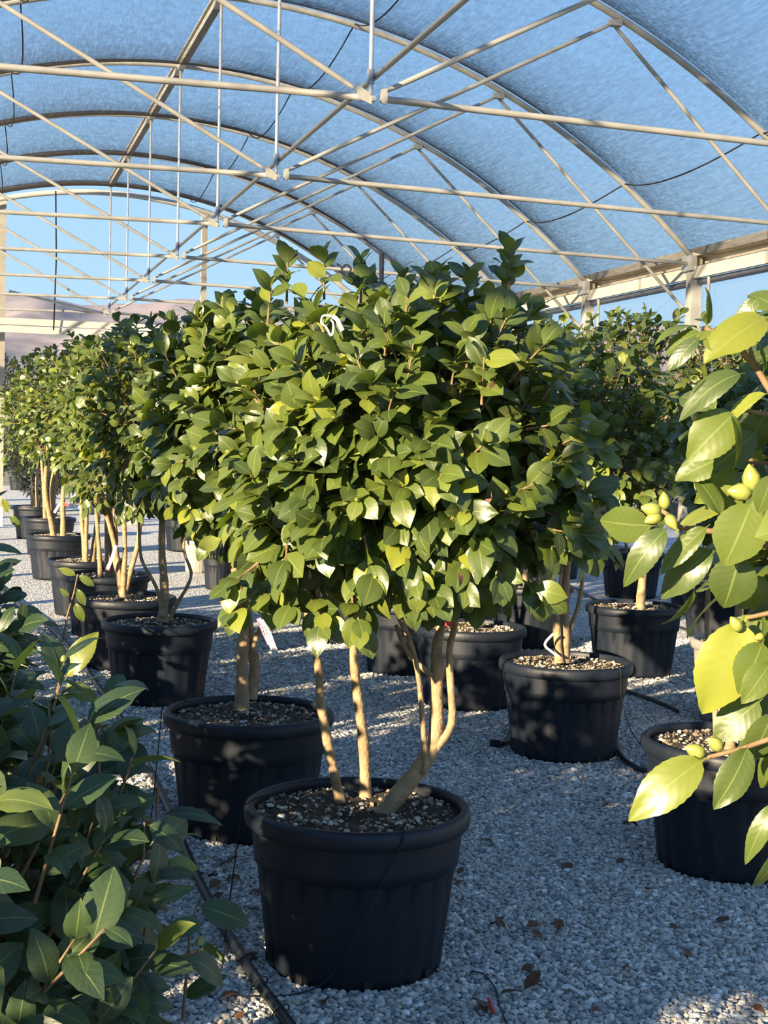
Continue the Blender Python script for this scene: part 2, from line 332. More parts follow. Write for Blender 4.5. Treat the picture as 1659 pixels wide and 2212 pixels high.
# eave gutters
def gutter(x, s, label):
    r = empty('eave_gutter', (x, YBEG, 3.2), label=label, cat='gutter')
    Ln = YEND-YBEG
    link('lower_board', MB().box((-.02, 0, .0), (.02, Ln, .115)).mesh('lower_board', 'cream', False), r, loc=(-s*.03, 0, 0))
    a = MB()
    pr_ = [(-.02, .13), (.10, .145), (.10, .225), (-.035, .225), (-.035, .305), (-.02, .305), (-.02, .24), (.12, .24), (.12, .125)]
    P = np.array([[(s*p[0], yy, p[1]) for p in pr_+pr_[:1]] for yy in (0, Ln)]); a.quadgrid(P)
    link('channel', a.mesh('channel', 'cream', False), r)
    link('net_roll', MB().tube([(0, 0, -.03), (0, Ln, -.03)], .034, 10).mesh('net_roll', 'grey_tape'), r, loc=(s*.03, 0, 0))
gutter(WX, 1, 'cream folded sheet eave gutter above the side netting')
gutter(LX, -1, 'cream folded sheet eave gutter above the open side')
link_r = MB().box((WX-.03, YBEG, .33), (WX+.03, YEND, .41)).mesh('side_rail', 'steel', False)
tag(link('side_rail', link_r), 'low horizontal steel rail along the netted side', 'rail')
# roof netting, one sheet per bay, slack between the ribs
ceil = empty('ceiling', (0, 0, 0), kind='structure', label='shade net roof stretched over the pipe ribs')
SAG = .25
def netpos(dx, y):
    v = ((y-TY0)/BAY) % 1.0
    sg = SAG*4*v*(1-v)*(1-.55*(abs(dx)/HW)**6); z = archz(dx)+.045
    e = 1e-3; sl = (archz(dx+e)-archz(dx-e))/(2*e); n = nz(V(-float(sl), 0, 1))
    return V(TX+dx, y, float(z))-n*sg
vv = np.linspace(0, 1, 15); P = np.array([[netpos(dx, TY0+BAY*min(v, .99999)) if 0 < v < 1 else V(TX+dx, TY0+BAY*v, float(archz(dx))+.045) for v in vv] for dx in np.linspace(-HW, HW, 61)])
P[:, :, 1] -= TY0
netme = MB().quadgrid(P).mesh('net_panel', 'roof_net')
for k in KS[:-1]: link('net_panel', netme, ceil, loc=(0, TY0+BAY*k, 0))
for dx, lab in ((4.03, 'black cord under the net roof near the eave gutter'), (1.24, 'black cord under the net roof beside the ridge on the gutter side'), (-1.75, 'black cord under the net roof on the slope away from the side netting')):
    ys = np.linspace(YBEG+.01, YEND-.01, 140); pts = [netpos(dx, y)-V(0, 0, .03) for y in ys]
    tag(link('roof_cord', MB().tube(pts, .007, 5).mesh('roof_cord', 'cord'), ceil), lab)
# side netting and gable end
wr = tag(link('wall_right', MB().quadgrid(np.array([[(WX+.10, y, z) for z in (.37, 3.2)] for y in (YBEG, YEND)])).mesh('wall_right', 'wall_net', False)), kind='structure', label='pale insect net stretched along the side of the tunnel')
gx = np.linspace(-HW, HW, 41); P = np.array([[(TX+x, YEND+.28, 0.3), (TX+x, YEND+.28, float(archz(x))-.02)] for x in gx])
wb = tag(link('wall_back', MB().quadgrid(P).mesh('wall_back', 'gable_net', False)), kind='structure', label='thin net closing the far gable of the tunnel')
link('gable_arch', MB().tube(np.stack([TX+dxs, 0*dxs+YEND+.3, archz(dxs)-.09], 1), .045, 10).mesh('gable_arch', 'steel'), wb)
for dx, w in ((-1.66, .075), (1.55, .045), (-4.7, .05), (4.7, .05)):
    link('gable_post', MB().box((TX+dx-w, YEND+.28, 0), (TX+dx+w, YEND+.38, float(archz(dx))-.08)).mesh('gable_post', 'cream', False), wb)
gb = tag(empty('gable_beam', (TX, YEND, 3.04)), 'double cream sheet beam across the far gable', 'beam')
for z0, z1 in ((0, .105), (.125, .225)): link('beam_board', MB().box((-HW, -.02, z0), (HW, .06, z1)).mesh('beam_board', 'cream', False), gb)
tag(link('hanging_cord', MB().tube([(TX-.86, YEND-.15, 5.25), (TX-.84, YEND-.2, 4.2), (TX-.86, YEND-.1, 3.1)], .012, 5).mesh('hanging_cord', 'cord'), wb), 'thin dark cord hanging down the far gable')
tag(link('stay_rod', MB().tube([(TX-1.55, YEND-.3, 3.65), (TX-.1, YEND-.1, 3.40)], .022, 6).mesh('stay_rod', 'zinc')), 'bright short stay rod sloping to the last truss joint', 'rod')

# ------------------------------------------------------------------ pots
RIMZ, SOILZ = .46, .432
def lathe(profile, seg=88, mod=None):
    a = np.linspace(0, 2*PI, seg, endpoint=False); P = []
    for r, z in profile:
        rr = np.full(seg, r)
        if mod: rr = rr-mod(r, z, a)
        P.append(np.stack([rr*np.cos(a), rr*np.sin(a), np.full(seg, z)], 1))
    return np.array(P)
def flute(r, z, a):
    if z > .30 or z < .004 or r < .2: return 0
    t = (a/(2*PI)*22) % 1; return .006*np.clip((np.abs(t-.5)-.28)*14, 0, 1)
body = lathe([(.0, .004), (.235, .004), (.25, .0041), (.254, .03), (.262, .10), (.276, .215), (.286, .298), (.2865, .3005), (.294, .303), (.297, .335), (.303, .400), (.305, .416), (.300, .43), (.295, .40), (.0, .395)], 88, flute)
POT = MB().quadgrid(body, True).mesh('pot', 'pot_plastic')
RIM = MB().quadgrid(lathe([(.300, .405), (.316, .406), (.3225, .412), (.3255, .425), (.3255, .442), (.322, .453), (.314, .459), (.305, .46), (.299, .456), (.297, .44), (.298, .41)], 88), True).mesh('rim', 'pot_plastic')
HOLE = MB().box((.244, -.011, .006), (.2555, .011, .034)).mesh('drain_hole', 'dark', False)
SP = MB(); pr = [(r, SOILZ+.006*math.cos(r*30)) for r in np.linspace(.301, .0, 9)]; sl = lathe(pr, 40); sl[:, :, 2] += rng.uniform(-.006, .006, sl.shape[:2]); sl[-1] = sl[-1].mean(0)
SOIL = SP.quadgrid(sl, True).mesh('soil', 'soil')
def chips(n, lo, hi):
    a = rng.uniform(0, 2*PI, n); r = .292*np.sqrt(rng.random(n)); P = np.stack([r*np.cos(a), r*np.sin(a), SOILZ+.004+.006*np.cos(r*30)], 1)
    v, f, lv = rocks(P, lo+(hi-lo)*rng.random(n)**2.5, ICO_V, ICO_F, .75); return mesh_np('pumice_chips', v, f, 'pumice', lv, False)
CHIPS = [chips(620, .0025, .0105) for _ in range(2)]
potcount = 0
def add_pot(root, rot=0., scale=1., mat=None, holes=True):
    global potcount; potcount += 1
    M = Matrix.Rotation(rot, 4, 'Z')@Matrix.Scale(scale, 4)
    p = link('pot', POT, root, M); link('rim', RIM, p)
    if mat:
        for o in [p]+list(p.children): o.material_slots[0].link = 'OBJECT'; o.material_slots[0].material = MATS[mat]
    if holes:
        for q in range(8): link('drain_hole', HOLE, p, Matrix.Rotation(q*PI/4+.12, 4, 'Z'))
    s = link('soil', SOIL, root, M); tag(link('pumice_chips', CHIPS[potcount % 2], s), kind='stuff')

# ------------------------------------------------------------------ leaves
def leaf_template(rows, ch, fold, curl, wid, serr=0, twist=0., tipw=1.):
    """unit-length leaf along +Y with a pressed mid rib; returns verts, tris, (u, t)"""
    T = np.linspace(0, 1, rows); V_, UV = [], []
    for i, t in enumerate(T):
        tt = max(0, (t-.09)/.91)
        w = wid*.5*(math.sin(PI*tt**.88)**.64)*(1-.35*max(0, tt-.70)/.30)+.012
        if i == rows-1: w = .004
        if serr: w *= 1+serr*(1 if i % 2 else -1)*(0 if i in (0, rows-1) else 1)
        z0 = -curl*t*t+.06*math.sin(t*PI)
        for j in range(-ch, ch+1):
            u = j/ch; a = twist*t
            x = w*u; z = fold*abs(x)-fold*.9*(x*x)/(wid*.5+1e-6)
            V_.append((x*math.cos(a)-z*math.sin(a), t*(1-.18*curl*t), z0+z*math.cos(a)+x*math.sin(a))); UV.append((u, t))
    n = 2*ch+1; F = []
    for i in range(rows-1):
        for j in range(n-1):
            a = i*n+j; F += [(a, a+1, a+n+1), (a, a+n+1, a+n)]
    return np.array(V_), np.array(F), np.array(UV)
def tmpl_mesh(t, name, mat):
    v, f, uv = t; return mesh_np(name, v, f, mat, np.concatenate([uv, np.zeros((len(v), 1))], 1))
PARM = [(.35, .10, .64, .0), (.55, .22, .60, .15), (.25, .32, .64, -.18), (.7, .16, .58, .1), (.45, .02, .66, -.1)]
LO = [leaf_template(6, 1, a*1.0, b, c, 0, d) for a, b, c, d in PARM]
HI = [leaf_template(9, 2, a, b, c, 0, d) for a, b, c, d in PARM]
NEAR = [leaf_template(23, 2, a, b, c, .02, d) for a, b, c, d in [(.55, .30, .52, .1), (.7, .18, .5, -.2), (.4, .5, .5, .2), (.3, .12, .54, 0)]]
HIM = [tmpl_mesh(t, 'leaf', 'leaf') for t in HI]
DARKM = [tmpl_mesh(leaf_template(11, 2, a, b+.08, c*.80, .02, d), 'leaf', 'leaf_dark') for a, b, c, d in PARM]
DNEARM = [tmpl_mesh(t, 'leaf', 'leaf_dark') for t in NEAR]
NEARM = [tmpl_mesh(t, 'leaf', 'leaf') for t in NEAR]
YOUNGM = [tmpl_mesh(t, 'leaf', 'leaf_young') for t in NEAR]
BUDME = mesh_np('bud', np.concatenate([lathe([(.0005, 0), (.0045, .002), (.0065, .006), (.006, .011), (.0035, .0155), (.0005, .019)], 8).reshape(-1, 3)]), [(i*8+j, i*8+(j+1) % 8, (i+1)*8+(j+1) % 8) for i in range(5) for j in range(8)]+[(i*8+j, (i+1)*8+(j+1) % 8, (i+1)*8+j) for i in range(5) for j in range(8)], 'bud')

PLANTS = []
class Plant:
    def __init__(s, name, base, label, cat, group, leaves=True):
        s.name, s.base, s.label, s.cat, s.group = name, V(*base), label, cat, group
        s.B, s.A, s.N, s.L, s.var, s.hand = [], [], [], [], [], []
        s.tw = MB(); s.stems = []; s.buds = []; s.want = 300; s.near = False; s.pot = True; s.potscale = 1.; s.potmat = None; s.dark = False
        PLANTS.append(s)
    def leaf(s, b, a, n, L, hand=False, var=None):
        s.B.append(b); s.A.append(a); s.N.append(n); s.L.append(L); s.hand.append(hand); s.var.append(rng.integers(0, 5) if var is None else var)
    def shoot(s, p, d, ln, nl, L, outward, droop, r0=.0028):
        d = nz(d); e = p+d*ln
        s.tw.tube([p-d*.035, p+d*ln*.4, e], [r0*1.5, r0, r0*.7], 5)
        ref = nz(np.cross(d, V(.3, .2, 1))); ref2 = np.cross(d, ref); ph = rng.uniform(0, 6.28)
        for i in range(nl):
            f = 1-(i/max(nl-1, 1))**1.1*.95; a = ph+i*2.4; rad = ref*math.cos(a)+ref2*math.sin(a)
            beta = (.55+.55*(i/max(nl-1, 1)))*rng.uniform(.8, 1.25)
            ax = d*math.cos(beta)+rad*math.sin(beta)
            ax = nz(ax+outward*.25-V(0, 0, droop)*rng.uniform(.5, 1.4)+rng.normal(size=3)*.15)
            n = d*.55+outward*.75+V(0, 0, .55)+sd*.6+rng.normal(size=3)*.28
            n = nz(n-ax*(n@ax)); s.leaf(p+d*ln*f, ax, n, L*rng.uniform(.72, 1.15)*(1-.25*(i == 0)))
        return e
    def crown(s, c, rad, nsh, L, droop=.45, nl=(5, 9), lump=.16, power=2.5, up=.55, inner=.45, budp=.12, zmin=None, ln=(.05, .13)):
        c = np.asarray(c, float); rad = np.asarray(rad, float)
        lumps = nz(rng.normal(size=(14, 3))); amp = rng.uniform(-1, 1, 14)
        for k in range(nsh):
            z = 1-2*(k+.5)/nsh; a = k*2.39996+rng.uniform(-.3, .3); d = V(math.sqrt(max(0, 1-z*z))*math.cos(a), math.sqrt(max(0, 1-z*z))*math.sin(a), z)
            sup = (np.sum(np.abs(d)**power))**(-1/power)
            lf = 1+lump*float(np.sum(amp*np.exp((lumps@d-1)*9)))
            u = rng.random(); f = (1-inner*u**1.6)*lf
            p = c+d*sup*rad*f
            if zmin is not None and p[2] < zmin: p[2] = zmin+rng.uniform(0, .1)
            out = nz(d/rad); low = max(0., -d[2]+.15)
            dr = nz(out*.8+V(0, 0, up*(1-low))+rng.normal(size=3)*.25)
            e = s.shoot(p-dr*.05, dr, rng.uniform(*ln), int(rng.integers(*nl)), L, out, droop*(.45+.9*low), .0026)
            if rng.random() < budp: s.buds.append((e+rng.normal(size=3)*.006, nz(dr+rng.normal(size=3)*.4)))
            if k % 9 == 0: s.tw.tube(smoothpath([c-V(0, 0, rad[2]*.75)+d*V(.25, .25, 0)*rad, c+d*rad*.35, p-dr*.06], 5), [.008, .006, .004, .0035, .003], 5)
    def stem(s, pts, r0, r1, n=14, seg=10):
        P = smoothpath(pts, n); r = np.linspace(r0, r1, n); r = r*(1+.07*np.sin(np.arange(n)*1.9+rng.uniform(0, 6))); r[0] *= 1.18
        s.stems.append((P, r, seg))
    def pxstem(s, pts, dz, r0, r1, n=16, ext=None, off=0.):
        D = zdepth(s.base+V(0, 0, .45))+dz
        if at(*pts[0], D)[2] < .53:                                  # rooted in the tub: the foot stands where its pixel meets the soil
            g_ = gnd(*pts[0], SOILZ); f_ = g_-s.base; r_ = math.hypot(f_[0], f_[1]); D = zdepth(g_) if r_ < .22 else D
        P = [at(x, y, D+off*i/(len(pts)-1)) for i, (x, y) in enumerate(pts)]
        if P[0][2] < .53: P[0] = P[0]+nz(P[0]-P[1])*.03
        if ext is not None: P.append(np.asarray(ext, float))
        s.stem(P, r0, r1, n)
    def stems_auto(s, n, ztop, spread, r=(.012, .022)):
        for i in range(n):
            a = i*2*PI/n+rng.uniform(-.5, .5); b0 = s.base+V(.05*math.cos(a), .05*math.sin(a), SOILZ-.01)
            top = s.base+V(spread*math.cos(a), spread*math.sin(a), ztop); mid = (b0*.5+top*.5)+V(*rng.normal(size=2)*.03, 0)
            rr = rng.uniform(*r); s.stem([b0, b0*.75+mid*.25+V(0, 0, .02), mid, top], rr, rr*.55)

# ---- the front camellia
A1 = (1.09, 3.82, 0)
H = Plant('potted_camellia', A1, 'camellia with three wide-set bare stems, front of its row', 'potted plant', 'camellias in black tubs')
h0 = zdepth(V(*A1)+V(0, 0, .9))
cz = at(868, 925, h0)
def up_(px, py, z=0): return at(px, py, h0)+V(0, 0, z)
H.pxstem([(734, 1728), (712, 1625), (699, 1555), (691, 1509), (689, 1456), (681, 1399), (671, 1359), (664, 1300), (690, 1150)], -.05, .0155, .009, 20)
H.pxstem([(790, 1722), (788, 1648), (783, 1582), (774, 1515), (767, 1456), (764, 1399), (764, 1326), (775, 1200), (800, 1050)], -.02, .0180, .010, 20)
H.pxstem([(832, 1752), (871, 1704), (908, 1658), (936, 1610), (943, 1548), (943, 1482), (943, 1432), (945, 1389), (956, 1343), (964, 1283), (965, 1150)], -.10, .0275, .010, 24, off=.08)
H.pxstem([(915, 1655), (945, 1612), (964, 1588), (977, 1555), (974, 1489), (971, 1436), (972, 1393), (982, 1356), (991, 1293), (1010, 1180)], .04, .0135, .008, 20)
H.pxstem([(917, 1672), (918, 1630), (913, 1560), (905, 1470), (893, 1409), (875, 1359), (860, 1330), (840, 1270)], .015, .0085, .007, 18)
H.pxstem([(942, 1475), (934, 1460), (908, 1438), (885, 1416), (868, 1386), (855, 1350)], .06, .011, .005, 10)
cz = at(872, 950, h0); H.crown(cz, (.475, .45, .395), 480, .094, .5, (6, 9), .12, 2.7, .55, .5, .22)
H.crown(at(835, 1115, h0), (.44, .42, .20), 190, .096, .75, (6, 9), .12, 3.0, .1, .5, .25)
for px, py, dx, dl in ((540, 1230, -.6, .1), (590, 1240, -.3, .1), (690, 1290, -.1, .12), (760, 1290, 0, .12), (640, 1260, -.2, .1), (860, 1260, .1, .1), (910, 1240, .1, .1), (540, 1290, -.5, .08), (700, 1310, 0, .06)):
    p = at(px, py, h0-.27+rng.uniform(-.06, .06)); H.shoot(p, V(dx, -.5, -.35), dl, 7, .088, nz(V(dx, -.8, .0)), .75)
for px, py in ((620, 610), (700, 600), (780, 610), (940, 640), (1010, 640), (1090, 610), (580, 660), (870, 640), (1100, 590)):
    H.shoot(at(px, py+20, h0+rng.uniform(-.15, .1)), V(rng.uniform(-.15, .15), -.1, 1), .09, 7, .075, nz(V(0, -.6, .6)), .1)
# ---- second of the row
def P2d(name, x, y, label, **k): return Plant(name, (x, y, 0), label, 'potted plant', 'camellias in black tubs')
B = P2d('potted_camellia', 1.05, 5.23, 'camellia with twin thick trunks and a paper label strip on its slanting branch')
B.pxstem([(523, 1516), (523, 1424), (526, 1357), (517, 1303), (512, 1250), (497, 1178), (500, 1100)], -.02, .025, .014, 18)
B.pxstem([(543, 1492), (550, 1440), (541, 1385), (533, 1312), (540, 1240), (560, 1150)], .05, .024, .014, 16)
B.pxstem([(545, 1400), (556, 1372), (575, 1343), (602, 1308), (633, 1268), (660, 1200)], .0, .012, .008, 12)
bz = zdepth(V(1.05, 5.23, .9)); c = at(540, 915, bz); B.crown(c, (.42, .42, .42), 420, .088, .5, (6, 9), .2, 2.4)
C_ = P2d('potted_camellia', 1.06, 7.89, 'camellia with one straight trunk and two thin side branches in a low black tub')
C_.pxstem([(352, 1330), (355, 1290), (354, 1250), (350, 1200), (350, 1120)], 0, .030, .018); C_.pxstem([(349, 1318), (338, 1270), (312, 1223), (303, 1192), (300, 1120)], -.05, .012, .008); C_.pxstem([(372, 1328), (388, 1295), (404, 1268), (413, 1236), (397, 1187), (400, 1120)], .02, .011, .008)
c = at(345, 900, zdepth(V(1.06, 7.89, .9))); C_.crown(c, (.45, .46, .52), 360, .082, .5, (5, 8), .18, 2.4)
D_ = P2d('potted_camellia', 1.0, 9.08, 'camellia with several slim stems fanning out and a pink ribbon tied on')
for q in ([(263, 1280), (255, 1240), (248, 1200), (250, 1147), (230, 1090)], [(266, 1280), (268, 1230), (270, 1196), (268, 1103)], [(270, 1280), (282, 1235), (297, 1178), (305, 1110)], [(262, 1278), (250, 1190), (235, 1130), (214, 1067)]): D_.pxstem(q, rng.uniform(-.05, .05), .02, .013)
c = at(272, 905, zdepth(V(1.0, 9.08, .9))); D_.crown(c, (.45, .5, .56), 300, .08, .5, (5, 8), .16, 2.4)
def generic(x, y, label, cr, top, bot, nst, nsh, L=.08, xo=0, name='potted_camellia', ztop=None, r=(.014, .022)):
    p = P2d(name, x, y, label); cz_ = (top+bot)/2
    p.crown(V(x+xo, y, cz_), (cr, cr, (top-bot)/2*.93), nsh, L, .5, (5, 8), .2, 2.5)
    p.stems_auto(nst, bot+.25, .12, r); return p
generic(1.02, 10.55, 'camellia with a bare crossing stem pair, fifth tub of the hose-side row', .46, 2.2, 1.08, 4, 260)
generic(.97, 11.8, 'camellia with thick forked stems, sixth tub of the hose-side row', .48, 2.25, 1.12, 3, 240, r=(.02, .03))
E7 = generic(.92, 14.7, 'sunlit camellia with two heavy V-shaped stems tied with red and blue tape', .5, 2.35, 1.15, 2, 230, r=(.03, .04))
E8 = generic(.99, 17.6, 'sunlit camellia with a clump of five crooked stems at the row end', .55, 2.4, 1.1, 5, 220, r=(.025, .035))
generic(.95, 20.3, 'camellia close to the far gable, last of the hose-side row', .55, 2.4, .95, 4, 190)
# ---- the next row
F = P2d('potted_camellia', 2.81, 6.22, 'camellia with a pale clustered trunk and white tape hanging from it')
F.pxstem([(1207, 1418), (1203, 1360), (1199, 1304), (1208, 1240), (1210, 1150)], -.05, .021, .015); F.pxstem([(1219, 1418), (1220, 1360), (1221, 1327), (1222, 1259), (1227, 1203), (1230, 1100)], -.02, .026, .016); F.pxstem([(1226, 1415), (1232, 1362), (1247, 1316), (1256, 1270), (1260, 1226), (1272, 1130)], .0, .012, .009)
c = at(1245, 960, zdepth(V(2.81, 6.22, .9))); F.crown(c, (.50, .48, .45), 430, .08, .5, (5, 8), .2, 2.4)
Gp = P2d('potted_camellia', 2.78, 7.49, 'camellia with two short diverging stems in a dusty tub')
Gp.pxstem([(1018, 1338), (1009, 1296), (1008, 1250), (1000, 1150)], 0, .022, .014); Gp.pxstem([(1030, 1338), (1037, 1296), (1052, 1258), (1065, 1150)], .02, .022, .014)
c = at(1030, 950, zdepth(V(2.78, 7.49, .9))); Gp.crown(c, (.42, .42, .42), 260, .08, .5, (5, 8), .2, 2.4)
Rt = P2d('potted_camellia', 2.66, 4.42, 'camellia in the tub with square drain slots beside the open gravel'); Rt.stems_auto(3, 1.25, .1)
c = V(2.86, 4.40, 1.40); Rt.crown(c, (.38, .38, .40), 320, .082, .5, (5, 8), .2, 2.4)
for i, y in enumerate((8.65, 10.05, 11.5, 12.9, 14.3, 16.0, 18.2)):
    lab = ['camellia shaded behind the dusty tub, fourth tub of the second row', 'camellia, fifth tub of the second row', 'camellia, sixth tub of the second row', 'camellia, seventh tub of the second row', 'camellia, eighth tub of the second row', 'camellia, ninth tub of the second row', 'camellia, tenth tub of the second row'][i]
    generic(2.75+rng.uniform(-.05, .05), y, lab, .45, 2.05+.05*(i % 3), 1.12, 3, 210 if i < 4 else 150, .08 if i < 3 else .095)
# ---- third row and beyond
generic(4.26, 8.36, 'tall camellia with a dark straight trunk in a tub shaded by dapples', .5, 2.42, 1.2, 1, 320, r=(.03, .034))
generic(4.05, 9.65, 'tall camellia in a broad pale-dusted tub of the third row', .52, 2.45, 1.15, 3, 280)
g15 = generic(4.15, 6.75, 'camellia in a pale grey tub with a pink tag on its stem', .45, 2.2, 1.15, 2, 300); g15.potmat = 'grey_pot'
for i, y in enumerate((11.0, 12.4, 13.9, 15.5, 17.4)):
    generic(4.2+rng.uniform(-.1, .1), y, 'tall camellia, %s tub of the third row' % ('fourth', 'fifth', 'sixth', 'seventh', 'eighth')[i], .5, 2.3, 1.1, 3, 170, .09)
generic(5.75, 8.2, 'tall camellia next to the netted side, nearest the open gravel', .5, 2.5, 1.1, 3, 260)
generic(5.8, 9.9, 'tall camellia next to the netted side, second along it', .5, 2.35, 1.1, 3, 200)
for i, (x, y) in enumerate(((6.42, 12.7), (6.42, 11.3), (6.42, 14.6), (6.42, 16.4))):
    generic(x, y, 'camellia against the netted side, %s along it' % ('fourth', 'third', 'fifth', 'sixth')[i], .34, 2.1, 1.1, 2, 150, .09)
# ---- bushes on the hose side of the path
LB = []
def bush(x, y, top, lab, rad=.40, nsh=300, L=.088, xo=0):
    p = Plant('camellia_bush', (x, y, 0), lab, 'potted plant', 'low leafy camellia bushes'); p.potscale = .75
    p.crown(V(x+xo, y, .30+(top-.30)*.52), (rad, rad*1.05, (top-.30)*.46), nsh, L, .35, (5, 9), .22, 2.6, .95, .55, .12, zmin=.28, ln=(.08, .2))
    for i in range(5): a = i*1.25; p.stem([V(x+.03*math.cos(a), y+.03*math.sin(a), .32), V(x+.10*math.cos(a), y+.1*math.sin(a), .6), V(x+.2*math.cos(a), y+.2*math.sin(a), top-.25)], .011, .006)
    p.dark = True; LB.append(p); return p
b1 = bush(-.12, 2.40, 1.06, 'dark glossy camellia bush with serrated leaves beside the drip hose', .40, 330, .098)
b2 = bush(-.25, 3.55, 1.32, 'camellia bush second along the hose, its upright tips in the sun', .38, 300, .09)
bush(-.28, 4.65, 1.36, 'camellia bush third along the hose', .36, 260, .085)
bush(-.32, 5.75, 1.3, 'camellia bush fourth along the hose', .36, 220, .085)
bush(-.32, 7.0, 1.28, 'camellia bush fifth along the hose', .36, 180, .085)
for i in range(9):  # unseen row added to shade the foreground, heights set by where shade falls
    p = bush(-1.95+.1*math.sin(i*2), -1.85+i*1.32, (1.7, 1.7, 1.46)[i] if i < 3 else 1.34, 'unseen camellia bush added behind the hose-side bushes to shade the foreground', (.53, .53, .47)[i] if i < 3 else .45, 220 if i < 2 else 140, .11); p.want = 0
# ---- the near camellia whose side reaches into view
N1 = Plant('potted_camellia', (1.12, 1.22, 0), 'camellia with large serrated leaves and fat buds, standing apart from the tub row', 'potted plant', 'camellias in black tubs'); N1.near = True
N1.stems_auto(3, 1.3, .1)
N1.crown(V(1.13, 1.2, 1.42), (.36, .36, .38), 200, .085, .6, (5, 8), .1, 2.3, ln=(.05, .1))
ND = 1.40
def hand(pl, b, t, dep, dt=0., wf=1., nrm=(0, 0, 0), var=0, young=False):
    pb, pt = at(b[0], b[1], dep), at(t[0], t[1], dep+dt); ax = pt-pb; L = np.linalg.norm(ax); ax = ax/L
    n = -CF+V(*nrm); n = nz(n-ax*(n@ax)); pl.leaf(pb, ax, n, L, (wf, young), var)
HL = [  # base px, tip px, depth, tip depth step, width factor, normal tilt, template, young
 ((1523, 708), (1537, 616), 1.42, .0, .75, (.9, 0, .2), 1, 1), ((1512, 712), (1416, 688), 1.42, -.02, .75, (0, .9, .9), 2, 1), ((1522, 712), (1538, 752), 1.40, -.02, 1.5, (0, 0, .5), 3, 1),
 ((1520, 716), (1430, 752), 1.41, .0, .8, (0, .1, .7), 0, 1), ((1516, 724), (1438, 800), 1.38, .0, .65, (-.3, 0, .5), 3, 0), ((1662, 684), (1522, 765), 1.40, -.03, .95, (.2, 0, .9), 1, 1),
 ((1610, 806), (1465, 852), 1.36, -.02, .7, (0, .2, .8), 2, 0), ((1530, 815), (1494, 874), 1.36, 0, .6, (.4, 0, .2), 0, 0), ((1648, 812), (1640, 715), 1.40, 0, .55, (.9, 0, .1), 1, 0),
 ((1664, 850), (1546, 884), 1.37, 0, .55, (0, .3, 1.0), 2, 0), ((1592, 888), (1490, 985), 1.38, -.02, 1.15, (-.1, 0, .2), 0, 0), ((1572, 888), (1634, 1002), 1.36, -.01, .55, (.7, 0, .1), 2, 0),
 ((1640, 930), (1540, 1012), 1.42, 0, 1.0, (0, 0, .4), 3, 0), ((1575, 985), (1455, 1032), 1.44, 0, 1.0, (-.2, 0, .4), 1, 0), ((1600, 1010), (1502, 1090), 1.46, 0, .9, (.2, 0, .2), 0, 0), ((1660, 880), (1600, 990), 1.45, 0, 1.1, (.2, 0, .2), 0, 0),
 ((1418, 1135), (1290, 1128), 1.36, .02, 1.15, (0, -.2, -.35), 3, 1), ((1445, 1137), (1342, 1244), 1.35, -.02, .75, (-.3, 0, .4), 2, 0), ((1535, 1132), (1420, 1238), 1.37, 0, .62, (-.3, 0, .5), 1, 1), ((1548, 1180), (1418, 1288), 1.39, 0, .8, (-.1, 0, .5), 0, 0),
 ((1628, 1076), (1566, 1226), 1.34, 0, 1.25, (.0, 0, .25), 3, 0), ((1600, 1190), (1566, 1322), 1.38, 0, 1.4, (-.1, 0, .2), 0, 0), ((1500, 1268), (1462, 1374), 1.38, 0, .5, (.7, 0, .1), 2, 0), ((1668, 1020), (1640, 1110), 1.30, 0, 1.1, (0, 0, -.2), 3, 1),
 ((1612, 1330), (1524, 1548), 1.37, -.02, 1.0, (-.1, 0, .15), 0, 0), ((1650, 1380), (1600, 1500), 1.35, -.02, 1.1, (.1, 0, .25), 3, 0), ((1668, 1425), (1610, 1515), 1.33, -.02, 1.0, (0, 0, .3), 0, 1), ((1650, 1330), (1560, 1400), 1.40, 0, 1.0, (0, 0, .3), 3, 0),
 ((1648, 1508), (1540, 1600), 1.40, 0, 1.05, (.0, 0, .5), 3, 0), ((1672, 1530), (1622, 1655), 1.37, 0, 1.0, (.2, 0, .3), 0, 0), ((1618, 1604), (1552, 1754), 1.36, -.02, .85, (.2, 0, .2), 1, 0), ((1528, 1636), (1358, 1757), 1.35, -.03, .78, (.1, .2, .55), 0, 0),
 ((1685, 1728), (1598, 1852), 1.33, -.02, .55, (-.4, .2, .4), 2, 0), ((1672, 1830), (1652, 1945), 1.33, 0, .8, (.4, 0, .2), 2, 0), ((1560, 1120), (1498, 1010), 1.44, 0, .8, (.3, 0, .2), 1, 0), ((1655, 1240), (1600, 1320), 1.42, 0, 1.2, (0, 0, .2), 0, 0), ((1640, 640), (1590, 700), 1.5, 0, .9, (0, 0, .4), 1, 0)]
for b, t, dep, dt, wf, nr, va, yg in HL: hand(N1, b, t, dep, dt, wf, nr, va, bool(yg))
def pxtwig(pl, pts, dep, r): pl.tw.tube([at(x, y, dep) for x, y in pts], np.linspace(r, r*.6, len(pts)), 6)
pxtwig(N1, [(1760, 1030), (1700, 900), (1655, 830), (1640, 805), (1605, 760), (1560, 730), (1523, 708)], 1.42, .0045); pxtwig(N1, [(1650, 820), (1628, 780), (1612, 725)], 1.42, .003)
pxtwig(N1, [(1760, 1200), (1660, 1180), (1560, 1150), (1470, 1140), (1440, 1110), (1425, 1100)], 1.40, .004); pxtwig(N1, [(1760, 1560), (1680, 1590), (1600, 1618), (1524, 1637)], 1.36, .0035)
pxtwig(N1, [(1760, 1330), (1680, 1320), (1610, 1335)], 1.39, .0035); pxtwig(N1, [(1740, 1720), (1685, 1728)], 1.34, .003); pxtwig(N1, [(1760, 960), (1690, 900), (1600, 885)], 1.40, .0035); pxtwig(N1, [(1720, 1010), (1660, 1000), (1590, 1000)], 1.45, .003)
